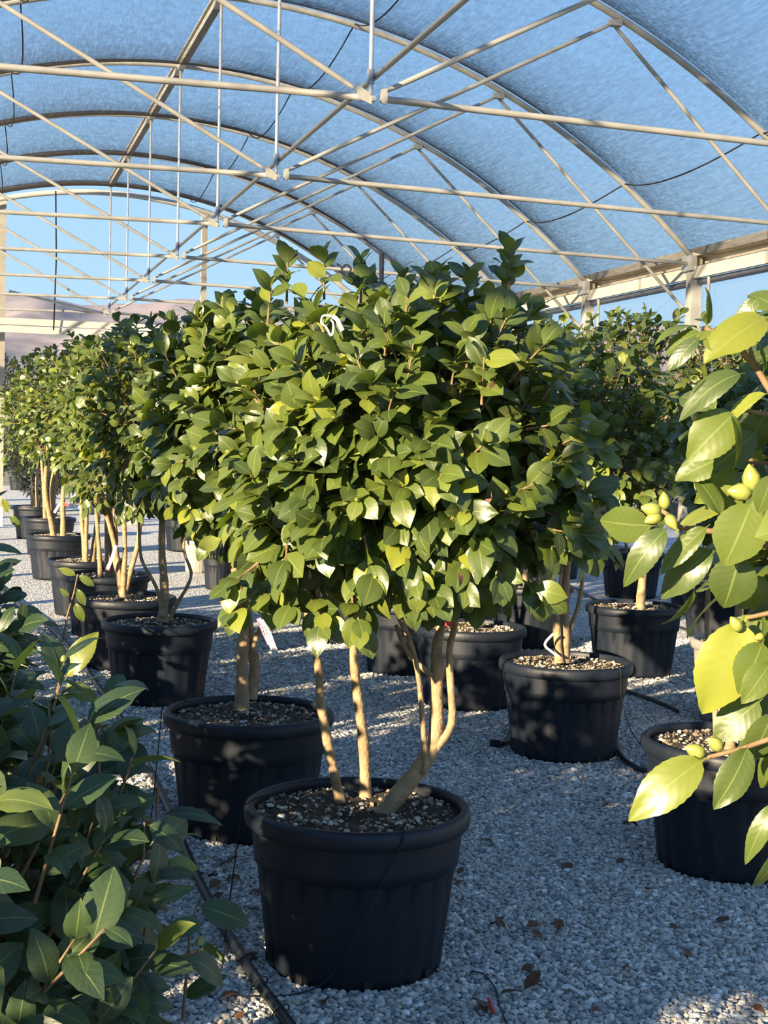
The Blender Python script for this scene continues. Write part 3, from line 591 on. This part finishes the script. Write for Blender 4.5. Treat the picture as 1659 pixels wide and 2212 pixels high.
for x, y, tx, ty in ((1436, 1100, 1434, 1062), (1428, 1106, 1384, 1095), (1428, 1112, 1392, 1128), (1440, 1112, 1462, 1145), (1625, 1065, 1570, 1060), (1628, 1062, 1618, 1002), (1600, 1362, 1578, 1332), (1522, 1632, 1480, 1612), (1560, 1618, 1528, 1594), (1650, 1372, 1630, 1380), (1640, 1150, 1628, 1172)):
    p0, p1 = at(x, y, 1.36), at(tx, ty, 1.355); N1.buds.append((p0, nz(p1-p0), np.linalg.norm(p1-p0)/.019))
# loose leaves on the two hose-side bushes that reach over the gravel
for b, t, dep, wf, nr, va in (((352, 1760), (484, 1746), 2.45, .55, (0, .2, .9), 2), ((425, 1955), (543, 1995), 2.3, .9, (0, 0, .7), 3), ((320, 1955), (418, 1910), 2.2, .6, (0, 0, .8), 1), ((310, 1770), (262, 1690), 2.3, 1.1, (.1, 0, .3), 3), ((315, 1780), (405, 1830), 2.25, .9, (0, 0, .9), 0), ((305, 2075), (396, 2098), 2.2, .7, (0, 0, .8), 1), ((210, 2212), (285, 2112), 2.05, .8, (.2, 0, .3), 3), ((395, 2160), (485, 2098), 2.3, .7, (0, 0, .8), 0), ((10, 2110), (115, 2045), 2.1, .9, (0, 0, .5), 3), ((180, 1650), (290, 1590), 2.6, .6, (0, 0, .8), 2), ((190, 1690), (290, 1580), 2.6, .7, (0, 0, .6), 1), ((215, 1600), (300, 1650), 2.6, .7, (0, 0, .8), 1), ((30, 2190), (160, 2160), 2.05, .8, (0, 0, .7), 3), ((130, 2200), (205, 2150), 2.05, .9, (0, 0, .6), 3), ((5, 1590), (82, 1628), 2.4, .8, (0, 0, .4), 0)):
    hand(b1, b, t, dep, 0, wf, nr, va)
for q, r in (([(300, 2200), (305, 2080), (318, 1960)], .003), ([(290, 1900), (310, 1850), (312, 1775)], .003), ([(340, 1700), (338, 1760), (352, 1760)], .0025), ([(395, 2200), (410, 2020), (425, 1955)], .003), ([(95, 1700), (110, 1600), (105, 1520)], .003), ([(180, 1800), (215, 1680), (212, 1600)], .003)): pxtwig(b1, q, 2.28, r)
for b, t, dep in (((165, 1245), (125, 1225), 3.35), ((168, 1243), (205, 1265), 3.35), ((165, 1270), (185, 1310), 3.3), ((150, 1290), (128, 1270), 3.3), ((160, 1300), (182, 1345), 3.35), ((20, 1110), (5, 1075), 3.6), ((20, 1112), (45, 1140), 3.6), ((140, 1470), (205, 1360), 3.0), ((135, 1480), (215, 1510), 3.0)): hand(b2, b, t, dep, 0, .8, (0, 0, .6), 1, True)
pxtwig(b2, [(130, 1420), (145, 1330), (160, 1280), (168, 1240)], 3.35, .003)

for b, t in (((702, 602), (664, 562)), ((758, 588), (806, 580)), ((1062, 745), (1022, 706)), ((1072, 702), (1112, 662)), ((1098, 604), (1083, 566)), ((1100, 602), (1130, 560)), ((1098, 606), (1100, 552)), ((925, 1002), (948, 955)), ((932, 1006), (900, 984)), ((975, 1002), (992, 958)), ((1018, 800), (1062, 790)), ((1015, 690), (1000, 745))):
    hand(H, b, t, h0-(.42 if b[1] > 760 else .12), 0, 1.35, (0, 0, .35), int(rng.integers(0, 4)), True)
pxtwig(H, [(1098, 690), (1096, 650), (1099, 600)], h0-.12, .003)

# ------------------------------------------------------------------ which leaves show largest from the path
allB = np.concatenate([np.array(p.B) for p in PLANTS]); allA = np.concatenate([np.array(p.A) for p in PLANTS]); allN = np.concatenate([np.array(p.N) for p in PLANTS]); allL = np.concatenate([np.array(p.L) for p in PLANTS])
allS = np.cross(allA, allN)
CS = 7; gw, gh = W_//CS+1, H_//CS+1; zb = np.full(gw*gh, 1e9)
samp = [(u*.25*math.sin(PI*t), t) for t in (.2, .4, .6, .8) for u in (-.8, 0, .8)]
cells, deps = [], []
for u, t in samp:
    x, y, z = proj(allB+allA*(allL*t)[:, None]+allS*(allL*u)[:, None]); ok = (z > .3) & (x >= 0) & (x < W_) & (y >= 0) & (y < H_)
    c = np.where(ok, (np.clip(y, 0, H_-1)//CS).astype(int)*gw+(np.clip(x, 0, W_-1)//CS).astype(int), -1); cells.append(c); deps.append(z)
    np.minimum.at(zb, c[ok], z[ok])
vis = np.zeros(len(allB))
for c, z in zip(cells, deps):
    ok = c >= 0; vis[ok] += z[ok] < zb[c[ok]]+.02
_, _, zc = proj(allB+allA*(allL*.5)[:, None]); zc = np.maximum(zc, .3)
face = np.abs(np.sum(allN*nz(CAMP-allB), axis=1)); pxw = allL*FPX/zc*.5
score = vis/12*(pxw**2)*(.15+face); score[(pxw < 9)] = 0; score[vis < 3] = 0

# ------------------------------------------------------------------ build the plants
BUD4 = mesh_np('buds', ICO_V, ICO_F, 'bud')
def build_plant(p, i0):
    n = len(p.B); B_, A_, N_, L_ = map(np.array, (p.B, p.A, p.N, p.L)); S_ = np.cross(A_, N_); sc = score[i0:i0+n].copy()
    handm = np.array([h is not False for h in p.hand]); sc[handm] += 1e7
    root = empty(p.name, p.base, label=p.label, cat=p.cat, group=p.group)
    if p.pot: add_pot(root, rng.uniform(0, 6), p.potscale, p.potmat, zdepth(p.base) < 9)
    base = p.base
    for P_, r, seg in p.stems: link('stem', MB().tube(P_-base, r, seg).mesh('stem', 'bark'), root)
    if p.tw.n:
        p.tw.v = [v-base for v in p.tw.v]; tag(link('twigs', p.tw.mesh('twigs', 'twig'), root), kind='stuff')
    order = np.argsort(-sc); pick = [k for k in order[:p.want] if sc[k] > 0]; ps = set(pick)
    for k in pick:
        wf, yg = p.hand[k] if p.hand[k] is not False else (1., False)
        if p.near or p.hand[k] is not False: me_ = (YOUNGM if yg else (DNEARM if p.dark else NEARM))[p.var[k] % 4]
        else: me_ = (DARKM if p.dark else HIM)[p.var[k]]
        s, a, nn, L = S_[k], A_[k], N_[k], L_[k]; q = B_[k]-base
        link('leaf', me_, root, Matrix(((s[0]*L*wf, a[0]*L, nn[0]*L, q[0]), (s[1]*L*wf, a[1]*L, nn[1]*L, q[1]), (s[2]*L*wf, a[2]*L, nn[2]*L, q[2]), (0, 0, 0, 1))))
    rest = np.array([k for k in range(n) if k not in ps], int)
    if len(rest):
        Vs, Fs, Ls, off = [], [], [], 0; var = np.array(p.var)[rest]
        for v in range(5):
            ids = rest[var == v]
            if not len(ids): continue
            tv, tf, uv = LO[v]; m = len(tv)
            vv_ = (B_[ids]-base)[:, None]+L_[ids][:, None, None]*(tv[None, :, 0:1]*S_[ids][:, None]+tv[None, :, 1:2]*A_[ids][:, None]+tv[None, :, 2:3]*N_[ids][:, None])
            Vs.append(vv_.reshape(-1, 3)); Fs.append((tf[None]+(np.arange(len(ids))*m)[:, None, None]).reshape(-1, 3)+off); off += m*len(ids)
            l = np.zeros((len(ids), m, 3)); l[:, :, :2] = uv; l[:, :, 2] = rng.random(len(ids))[:, None]; Ls.append(l.reshape(-1, 3))
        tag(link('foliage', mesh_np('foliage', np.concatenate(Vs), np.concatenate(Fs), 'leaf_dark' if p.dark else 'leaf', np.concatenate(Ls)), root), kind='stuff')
    if zdepth(p.base) < 10 and p.want:
        for b in p.buds:
            x, y, z = proj(b[0])
            if not (0 < x < W_ and 0 < y < H_) and len(b) < 3: continue
            q = b[0]-base; d = Vector(b[1]); M = Matrix.Translation(Vector(q))@d.to_track_quat('Z', 'Y').to_matrix().to_4x4()@Matrix.Scale(b[2] if len(b) > 2 else rng.uniform(.8, 1.2), 4)
            link('bud', BUDME, root, M)
    return root
i0 = 0
for p in PLANTS: p.root = build_plant(p, i0); i0 += len(p.B)

# ------------------------------------------------------------------ gravel
potxy = np.array([(p.base[0], p.base[1]) for p in PLANTS if p.potscale == 1.])
def scatter(z0, z1, sp):
    xs = np.arange(-1., 7.5, sp); ys = np.arange(1.5, 11.5, sp*.9); X, Y = np.meshgrid(xs, ys); X = X+rng.uniform(-.5, .5, X.shape)*sp; Y = Y+rng.uniform(-.5, .5, Y.shape)*sp
    P = np.stack([X.ravel(), Y.ravel(), np.zeros(X.size)], 1); x, y, z = proj(P)
    ok = (z > z0) & (z < z1) & (x > -260) & (x < W_+260) & (y < H_+160); P = P[ok]
    d = np.min(np.hypot(P[:, None, 0]-potxy[None, :, 0], P[:, None, 1]-potxy[None, :, 1]), axis=1); return P[d > .235]
P1_ = scatter(3.2, 5.6, .0150); P2_ = scatter(5.6, 8.6, .021); P3_ = scatter(8.6, 11., .030)
x, y, z = proj(P1_); inn = np.where((x > 20) & (x < W_-20) & (y < H_-10))[0]; s1 = .0068+.0062*rng.random(len(P1_))**1.6
dg = z[inn]-s1[inn]*260
big = inn[np.argsort(dg)[:300]]; P1_[:, 2] = s1*.2+rng.uniform(0, .004, len(P1_))
keep = np.ones(len(P1_), bool); keep[big] = False
parts = [rocks(P1_[keep], s1[keep], ICO_V, ICO_F), rocks(P2_+V(0, 0, .003), .010+.007*rng.random(len(P2_)), OCT_V, OCT_F), rocks(P3_+V(0, 0, .003), .014+.009*rng.random(len(P3_)), OCT_V, OCT_F)]
Vs, Fs, Ls, off = [], [], [], 0
for v, f, l in parts: Vs.append(v); Fs.append(f+off); Ls.append(l); off += len(v)
tag(link('gravel', mesh_np('gravel', np.concatenate(Vs), np.concatenate(Fs), 'gravel', np.concatenate(Ls), False), floor), kind='stuff', label='loose blue-grey crushed gravel')
PEB = []
for i in range(6): v, f, l = rocks(np.zeros((1, 3)), [1.], ICO_V, ICO_F); l[:, 2] = 0; PEB.append(mesh_np('stone', v, f, 'gravel', l, False))
for k in big: link('stone', PEB[k % 6], floor, Matrix.Translation(Vector(P1_[k]))@Matrix.Rotation(rng.uniform(0, 6.28), 4, 'Z')@Matrix.Scale(float(s1[k]), 4))

# ------------------------------------------------------------------ hoses and drip lines
def hosepx(pts, r, name, label, cat, n=60, z=None):
    P = smoothpath([gnd(x, y, (z or r)) for x, y in pts], n); return tag(link(name, MB().tube(P, r, 10).mesh(name, 'hose')), label, cat)
hosepx([(-30, 1250), (40, 1305), (110, 1358), (160, 1410), (206, 1475), (254, 1540), (300, 1620), (345, 1705), (405, 1845), (442, 1925), (500, 2030), (560, 2125), (625, 2212), (680, 2300)], .0150, 'drip_hose', 'black drip hose lying along the gravel beside the low bushes', 'hose', z=.022)
hosepx([(1062, 1606), (1092, 1603), (1125, 1555), (1220, 1530), (1315, 1565), (1345, 1636), (1405, 1662), (1440, 1600), (1560, 1580), (1750, 1600)], .012, 'drip_hose', 'black drip hose running behind the pale-trunked camellia tub', 'hose', z=.022)
hosepx([(1120, 1232), (1235, 1268), (1280, 1292), (1395, 1330), (1600, 1400)], .012, 'drip_hose', 'black drip hose between the second and third rows', 'hose', z=.02)
hosepx([(1335, 1488), (1390, 1505), (1450, 1528), (1462, 1536)], .012, 'drip_hose', 'short black hose length emerging behind the shaded tub', 'hose', z=.02)
tag(link('hose_plug', MB().tube([gnd(1060, 1605, .024), gnd(1080, 1607, .024)], .019, 8).mesh('hose_plug', 'hose')), 'black end plug of the hose behind the pale-trunked camellia', 'plug')
def potwire(base, seq, name, label, r=.0022):
    P = [V(base[0]+rr*math.cos(a), base[1]+rr*math.sin(a), z) for rr, a, z in seq]; return tag(link(name, MB().tube(smoothpath(P, 30), r, 5).mesh(name, 'cord')), label, 'drip line')
ca = math.atan2(-CF[1], -CF[0])
potwire(A1, [(.20, ca+.5, .44), (.30, ca+.42, .468), (.331, ca+.40, .45), (.31, ca+.3, .36), (.295, ca+.15, .26), (.283, ca-.08, .12), (.285, ca-.3, .03), (.36, ca-.55, .012), (.45, ca-.8, .012)], 'drip_line', 'thin black drip line slanting down the front of the three-stemmed camellia tub')
potwire(A1, [(.15, ca-1.0, .45), (.25, ca-1.2, .50), (.315, ca-1.35, .47), (.333, ca-1.36, .44), (.35, ca-1.37, .30), (.37, ca-1.36, .12), (.38, ca-1.33, .015)], 'drip_line', 'thin black drip line hanging from the rim of the three-stemmed camellia tub to the hose')
potwire((1.05, 5.23, 0), [(.1, ca-1.3, .46), (.28, ca-1.4, .50), (.325, ca-1.45, .47), (.335, ca-1.45, .40), (.35, ca-1.4, .2), (.37, ca-1.3, .015)], 'drip_line', 'thin black drip line hanging at the twin-trunk camellia tub')
potwire((2.81, 6.22, 0), [(.2, ca+.6, .44), (.30, ca+.7, .47), (.33, ca+.75, .45), (.31, ca+.9, .32), (.34, ca+1.1, .15), (.42, ca+1.35, .015)], 'drip_line', 'thin black drip line hanging at the white-taped camellia tub')
for i, (px, py) in enumerate(((530, 2075), (560, 2125), (606, 2186))):
    c = gnd(px, py, .02); a = np.linspace(0, 2*PI, 16); d = nz(V(.5, -.86, 0)); s = V(-d[1], d[0], 0)
    tag(link('wire_loop', MB().tube([c+.028*(s*math.cos(t)+V(0, 0, 1)*math.sin(t)*.8)+d*.012*math.sin(t) for t in a], .0018, 5).mesh('wire_loop', 'cord')), 'thin black wire loop wound round the hose beside the three-stemmed camellia tub', 'wire', 'wire loops on the drip hose')

# ------------------------------------------------------------------ litter, tags, stakes
DL = [leaf_template(7, 2, .9, .35, .55, 0, .5), leaf_template(7, 2, 1.3, -.3, .6, 0, -.4), leaf_template(7, 2, .6, .6, .5, 0, .8)]
DLM = [mesh_np('dead_leaf', *t[:2], 'dead_leaf') for t in DL]
lp = [(1062, 1822), (990, 1890), (1005, 1905), (1075, 1995), (1090, 2005), (1155, 2010), (1168, 2000), (1205, 2010), (1290, 1722), (1372, 1775), (1375, 1786), (1345, 1853), (1445, 1995), (1545, 1985), (1155, 2085), (1350, 2093), (1132, 2140), (1285, 2172), (1080, 2150), (1060, 2182), (1030, 2165), (1510, 2190), (1650, 2190), (1275, 1520), (985, 1600), (1015, 1625), (950, 1590),
      (460, 1860), (475, 1870), (490, 1880), (480, 1905), (450, 1895), (500, 1860), (520, 1900), (455, 1560), (430, 1570), (470, 1545), (415, 1600), (440, 1620), (390, 1545), (420, 1535), (485, 1930), (530, 1970), (545, 1920), (460, 1950), (440, 1885), (450, 2150), (530, 2185), (700, 2170), (560, 2060), (475, 2100), (520, 2150), (1210, 1870), (1480, 2050), (1400, 1920)]
for i, (px, py) in enumerate(lp):
    p = gnd(px, py, .018); s = rng.uniform(.042, .068)
    o = link('fallen_leaf', DLM[i % 3], None, Matrix.Translation(Vector(p))@Matrix.Rotation(rng.uniform(0, 6.28), 4, 'Z')@Matrix.Rotation(rng.uniform(-.5, .5), 4, 'X')@Matrix.Rotation(rng.uniform(-.4, .4), 4, 'Y')@Matrix.Scale(s, 4))
    tag(o, 'dry brown curled leaf fallen on the gravel', 'leaf', 'fallen leaves on the gravel')
sc_ = np.array([(0, 0), (.018, .012), (.03, .008), (.038, -.01), (.052, -.02), (.055, -.034), (.04, -.04), (.036, -.024), (.02, -.006), (.004, -.008)]); c0 = gnd(1212, 2132, .02)
n = len(sc_); v = [(x, y*1.6, h) for h in (0, .0015) for x, y in sc_]; f = []
for j in range(n): f += [(j, (j+1) % n, n+(j+1) % n), (j, n+(j+1) % n, n+j)]
for a, b, c in ((0, 1, 9), (1, 8, 9), (1, 2, 8), (2, 3, 8), (3, 7, 8), (3, 4, 7), (4, 6, 7), (4, 5, 6)): f += [(a, b, c), (n+a, n+b, n+c)]
tag(link('paper_scrap', mesh_np('paper_scrap', v, f, 'white_paper', None, False), None, Matrix.Translation(Vector(c0))@Matrix.Rotation(-.2, 4, 'Z')), 'torn white paper scrap lying on the gravel', 'scrap')
tag(link('red_twig', MB().tube([gnd(1056, 2158, .02), gnd(1066, 2186, .02)], .005, 6).mesh('red_twig', 'red')), 'short red plastic stick lying on the gravel', 'stick')
tag(link('loose_wire', MB().tube(smoothpath([gnd(x, y, .014) for x, y in ((1018, 2097), (1045, 2105), (1070, 2135), (1078, 2170), (1095, 2212))], 20), .002, 5).mesh('loose_wire', 'cord')), 'loose thin black wire curving over the gravel', 'wire')
st_ = at(825, 545, zdepth(V(2.62, 8.62, 1.5)))
tag(link('plant_stake', MB().tube([(st_[0], st_[1], .42), tuple(st_)], .017, 8).mesh('plant_stake', 'hose')), 'tall black stake rising above the crowns behind the three-stemmed camellia', 'stake')
def ribbon(name, pts, dep, wpx, mat, label, cat='ribbon', n=16):
    P = smoothpath([at(x, y, dep+(0 if len(q) == 0 else q[0])) for x, y, *q in pts], n); t = nz(np.gradient(P, axis=0)); w = wpx/FPX*dep/2
    s = nz(np.cross(t, CF+V(.25, .1, .15))); th = np.cross(s, t)*.0006
    G_ = np.array([[p-a*w-h, p+a*w-h, p+a*w+h, p-a*w+h] for p, a, h in zip(P, s, th)]); return tag(link(name, MB().quadgrid(G_, True).mesh(name, mat, False)), label, cat)
fd = zdepth(V(2.81, 6.22, .7))-.12
ribbon('tape', [(1208, 1218), (1200, 1240), (1190, 1265), (1181, 1290)], fd, 9, 'pale_tape', 'pale tape tail tied high on the pale clustered trunk', 'tape')
ribbon('tape', [(1206, 1235), (1203, 1265), (1202, 1295), (1208, 1325)], fd-.01, 6, 'pale_tape', 'narrow twisted pale tape end hanging down the clustered trunk', 'tape')
ribbon('paper_tag', [(1196, 1368), (1180, 1385), (1178, 1396), (1192, 1408), (1203, 1416)], fd, 5, 'white_paper', 'white paper strip looped at the foot of the clustered trunk', 'tag')
ribbon('paper_tag', [(716, 682, .0), (698, 682, .03), (694, 697, 0), (704, 706, 0), (716, 725, -.02), (720, 700, 0), (714, 690, 0)], h0-.40, 4, 'white_paper', 'white paper loop strip in the crown of the three-stemmed camellia', 'tag', 24)
ribbon('paper_tag', [(718, 683), (728, 690), (735, 705), (740, 714)], h0-.41, 9, 'white_paper', 'white paper end sticking out of the three-stemmed camellia crown', 'tag')
ribbon('red_tag', [(962, 1345), (978, 1348)], h0-.12, 14, 'red', 'small red tag between the stems of the three-stemmed camellia', 'tag', 4)
d4 = zdepth(V(1.0, 9.08, .6))-.1
ribbon('ribbon', [(250, 1178), (244, 1200), (238, 1215), (231, 1231)], d4, 8, 'pink', 'long pink ribbon hanging over the tub of the fanning slim stems')
d7 = zdepth(V(.92, 14.7, .8))-.25
ribbon('ribbon', [(131, 1086), (124, 1096), (117, 1108)], d7, 6, 'pink', 'short pink ribbon tied on the sunlit crooked stems')
ribbon('ribbon', [(137, 1087), (144, 1091), (149, 1091)], d7, 6, 'red', 'red ribbon end beside the short pink ribbon')
ribbon('ribbon', [(147, 1088), (155, 1077), (163, 1068)], d7, 5, 'grey_tape', 'grey ribbon stretched between the sunlit stems')
ribbon('ribbon', [(163, 1072), (166, 1080), (167, 1090)], d7, 5, 'red', 'red ribbon wound on the V-shaped stem')
ribbon('ribbon', [(172, 1050), (172, 1066), (175, 1085), (170, 1098)], d7+.05, 6, 'blue', 'blue ribbon hanging by the V-shaped stem')
for px, py in ((795, 872), (880, 1000), (906, 1012), (1068, 822), (1172, 945), (1192, 962), (1062, 1062), (992, 1236), (1130, 690)):
    p = at(px, py, h0-.43 if py > 760 else h0-.2)-H.base
    link('withered_leaf', DLM[px % 3], H.root, Matrix.Translation(Vector(p))@Matrix.Rotation(px*.7, 4, 'Z')@Matrix.Rotation(-.9, 4, 'X')@Matrix.Scale(.036, 4))
tuft = MB()
for q in range(46):
    b = gnd(rng.uniform(535, 610), rng.uniform(1488, 1522), SOILZ+.004)-B.base; d = V(rng.normal()*.5, rng.normal()*.5, 1)*rng.uniform(.015, .04)
    tuft.tube([b, b+d*.6, b+d+V(d[0]*.8, d[1]*.8, -.004)], [.0011, .0009, .0004], 3)
link('grass_tuft', tuft.mesh('grass_tuft', 'leaf_young'), B.root)
# label strip with printed digits
lb = zdepth(V(1.05, 5.23, .8))-.03
p0, p1 = at(568, 1338, lb), at(597, 1417, lb-.02); ax = p1-p0; LL = np.linalg.norm(ax); ax = ax/LL; sx = nz(np.cross(ax, -CF)); nn = np.cross(sx, ax)
lr = empty('plant_label', p0, label='white plant label with a pink numbered strip hanging from the slanting branch', cat='label')
RM = Matrix(((sx[0], ax[0], nn[0], 0), (sx[1], ax[1], nn[1], 0), (sx[2], ax[2], nn[2], 0), (0, 0, 0, 1)))
link('paper', MB().box((-.012, 0, -.0006), (.012, LL, .0006)).mesh('paper', 'white_paper', False), lr, RM)
link('pink_strip', MB().box((-.009, -.01, -.002), (.009, LL*.66, -.0009)).mesh('pink_strip', 'pink', False), lr, RM@Matrix.Translation((.014, 0, 0))@Matrix.Rotation(.06, 4, 'Z'))
link('print', MB().box((-.002, LL*.2, .0007), (-.0005, LL*.62, .0009)).box((.002, LL*.2, .0007), (.0028, LL*.5, .0009)).box((-.008, LL*.72, .0007), (.008, LL*.84, .0009)).mesh('print', 'grey_tape', False), lr, RM)
fc = bpy.data.curves.new('digits', 'FONT'); fc.body = '020'; fc.size = .021; fc.extrude = .0003; fc.space_character = 1.25; fc.materials.append(MATS['ink'])
tmp = bpy.data.objects.new('digits_tmp', fc); COL.objects.link(tmp); dm = bpy.data.meshes.new_from_object(tmp); bpy.data.objects.remove(tmp)
fo = bpy.data.objects.new('digits', dm); COL.objects.link(fo); fo.parent = lr
fo.matrix_basis = RM@Matrix.Translation((.0155, LL*.16, .0012))@Matrix.Rotation(PI/2, 4, 'Z')@Matrix.Rotation(0, 4, 'X')
tag(link('loose_leaf_tie', MB().tube(smoothpath([at(x, y, h0-.2) for x, y in ((728, 570), (740, 578), (748, 572), (758, 580), (752, 590), (738, 584), (745, 572))], 24), .003, 5).mesh('loose_leaf_tie', 'cord')), 'dark knotted tie at the top of the three-stemmed camellia', 'tie')

# ------------------------------------------------------------------ things towards the gable
def small_pot(px, py, s, mat, label):
    p = gnd(px, py); r = empty('plant_pot', p, label=label, cat='pot', group=None); M = Matrix.Scale(s, 4); a = link('pot', POT, r, Matrix.Diagonal((s*.8, s*.8, s*1.25, 1))); b = link('rim', RIM, a)
    for o in (a, b): o.material_slots[0].link = 'OBJECT'; o.material_slots[0].material = MATS[mat]
for a in ((425, 1236, .62, 'grey_pot', 'pale grey sunlit plant pot behind the straight-trunked camellia'), (470, 1272, .6, 'pot_plastic', 'narrow black plant pot next to the pale grey pot'), (197, 1110, .7, 'grey_pot', 'pale grey pot behind the blue ribbon'), (292, 1135, .7, 'grey_pot', 'pale grey pot behind the fanning slim stems')): small_pot(*a)
def shrub(x, y, h, r, label):
    root = empty('dark_shrub', (x, y, 0), label=label, cat='shrub', group='dark shrubs outside the gable')
    n = 3200; d = nz(rng.normal(size=(n, 3))); P = d*np.array([r, r, h*.42])*(1-.3*rng.random((n, 1))**2)+V(0, 0, h*.58); a = nz(d+rng.normal(size=(n, 3))*.5+V(0, 0, .5)); s = nz(np.cross(a, rng.normal(size=(n, 3)))); L = .13
    v = np.stack([P-s*.016, P+s*.016, P+a*L+s*.006, P+a*L-s*.006], 1).reshape(-1, 3); f = np.concatenate([np.array([(0, 1, 2), (0, 2, 3)])[None]+(np.arange(n)*4)[:, None, None]]).reshape(-1, 3)
    tag(link('foliage', mesh_np('foliage', v, f, 'conifer', None, False), root), kind='stuff'); link('pot', POT, root, Matrix.Scale(.75, 4)); link('trunk', MB().tube([(0, 0, .2), (0, 0, h*.6)], .03, 6).mesh('trunk', 'bark'), root)
for i in range(9): shrub(-1.2+i*1.3, 27.2+.4*(i % 2), 1.55+.12*(i % 3), .58, 'dark fine-leaved shrub in a pot outside the far gable')
for i, (px, dpt, h) in enumerate(((-30, 30, 3.2), (40, 36, 2.6), (1450, 30, 2.2), (1620, 26, 2.4))):
    p = at(px, 940, dpt); shrub(p[0], p[1], h, .9, ['light leafy tree outside the gable corner', 'rounded tree farther beyond the gable', 'rounded shrub outside the side netting', 'taller shrub outside the side netting'][i])
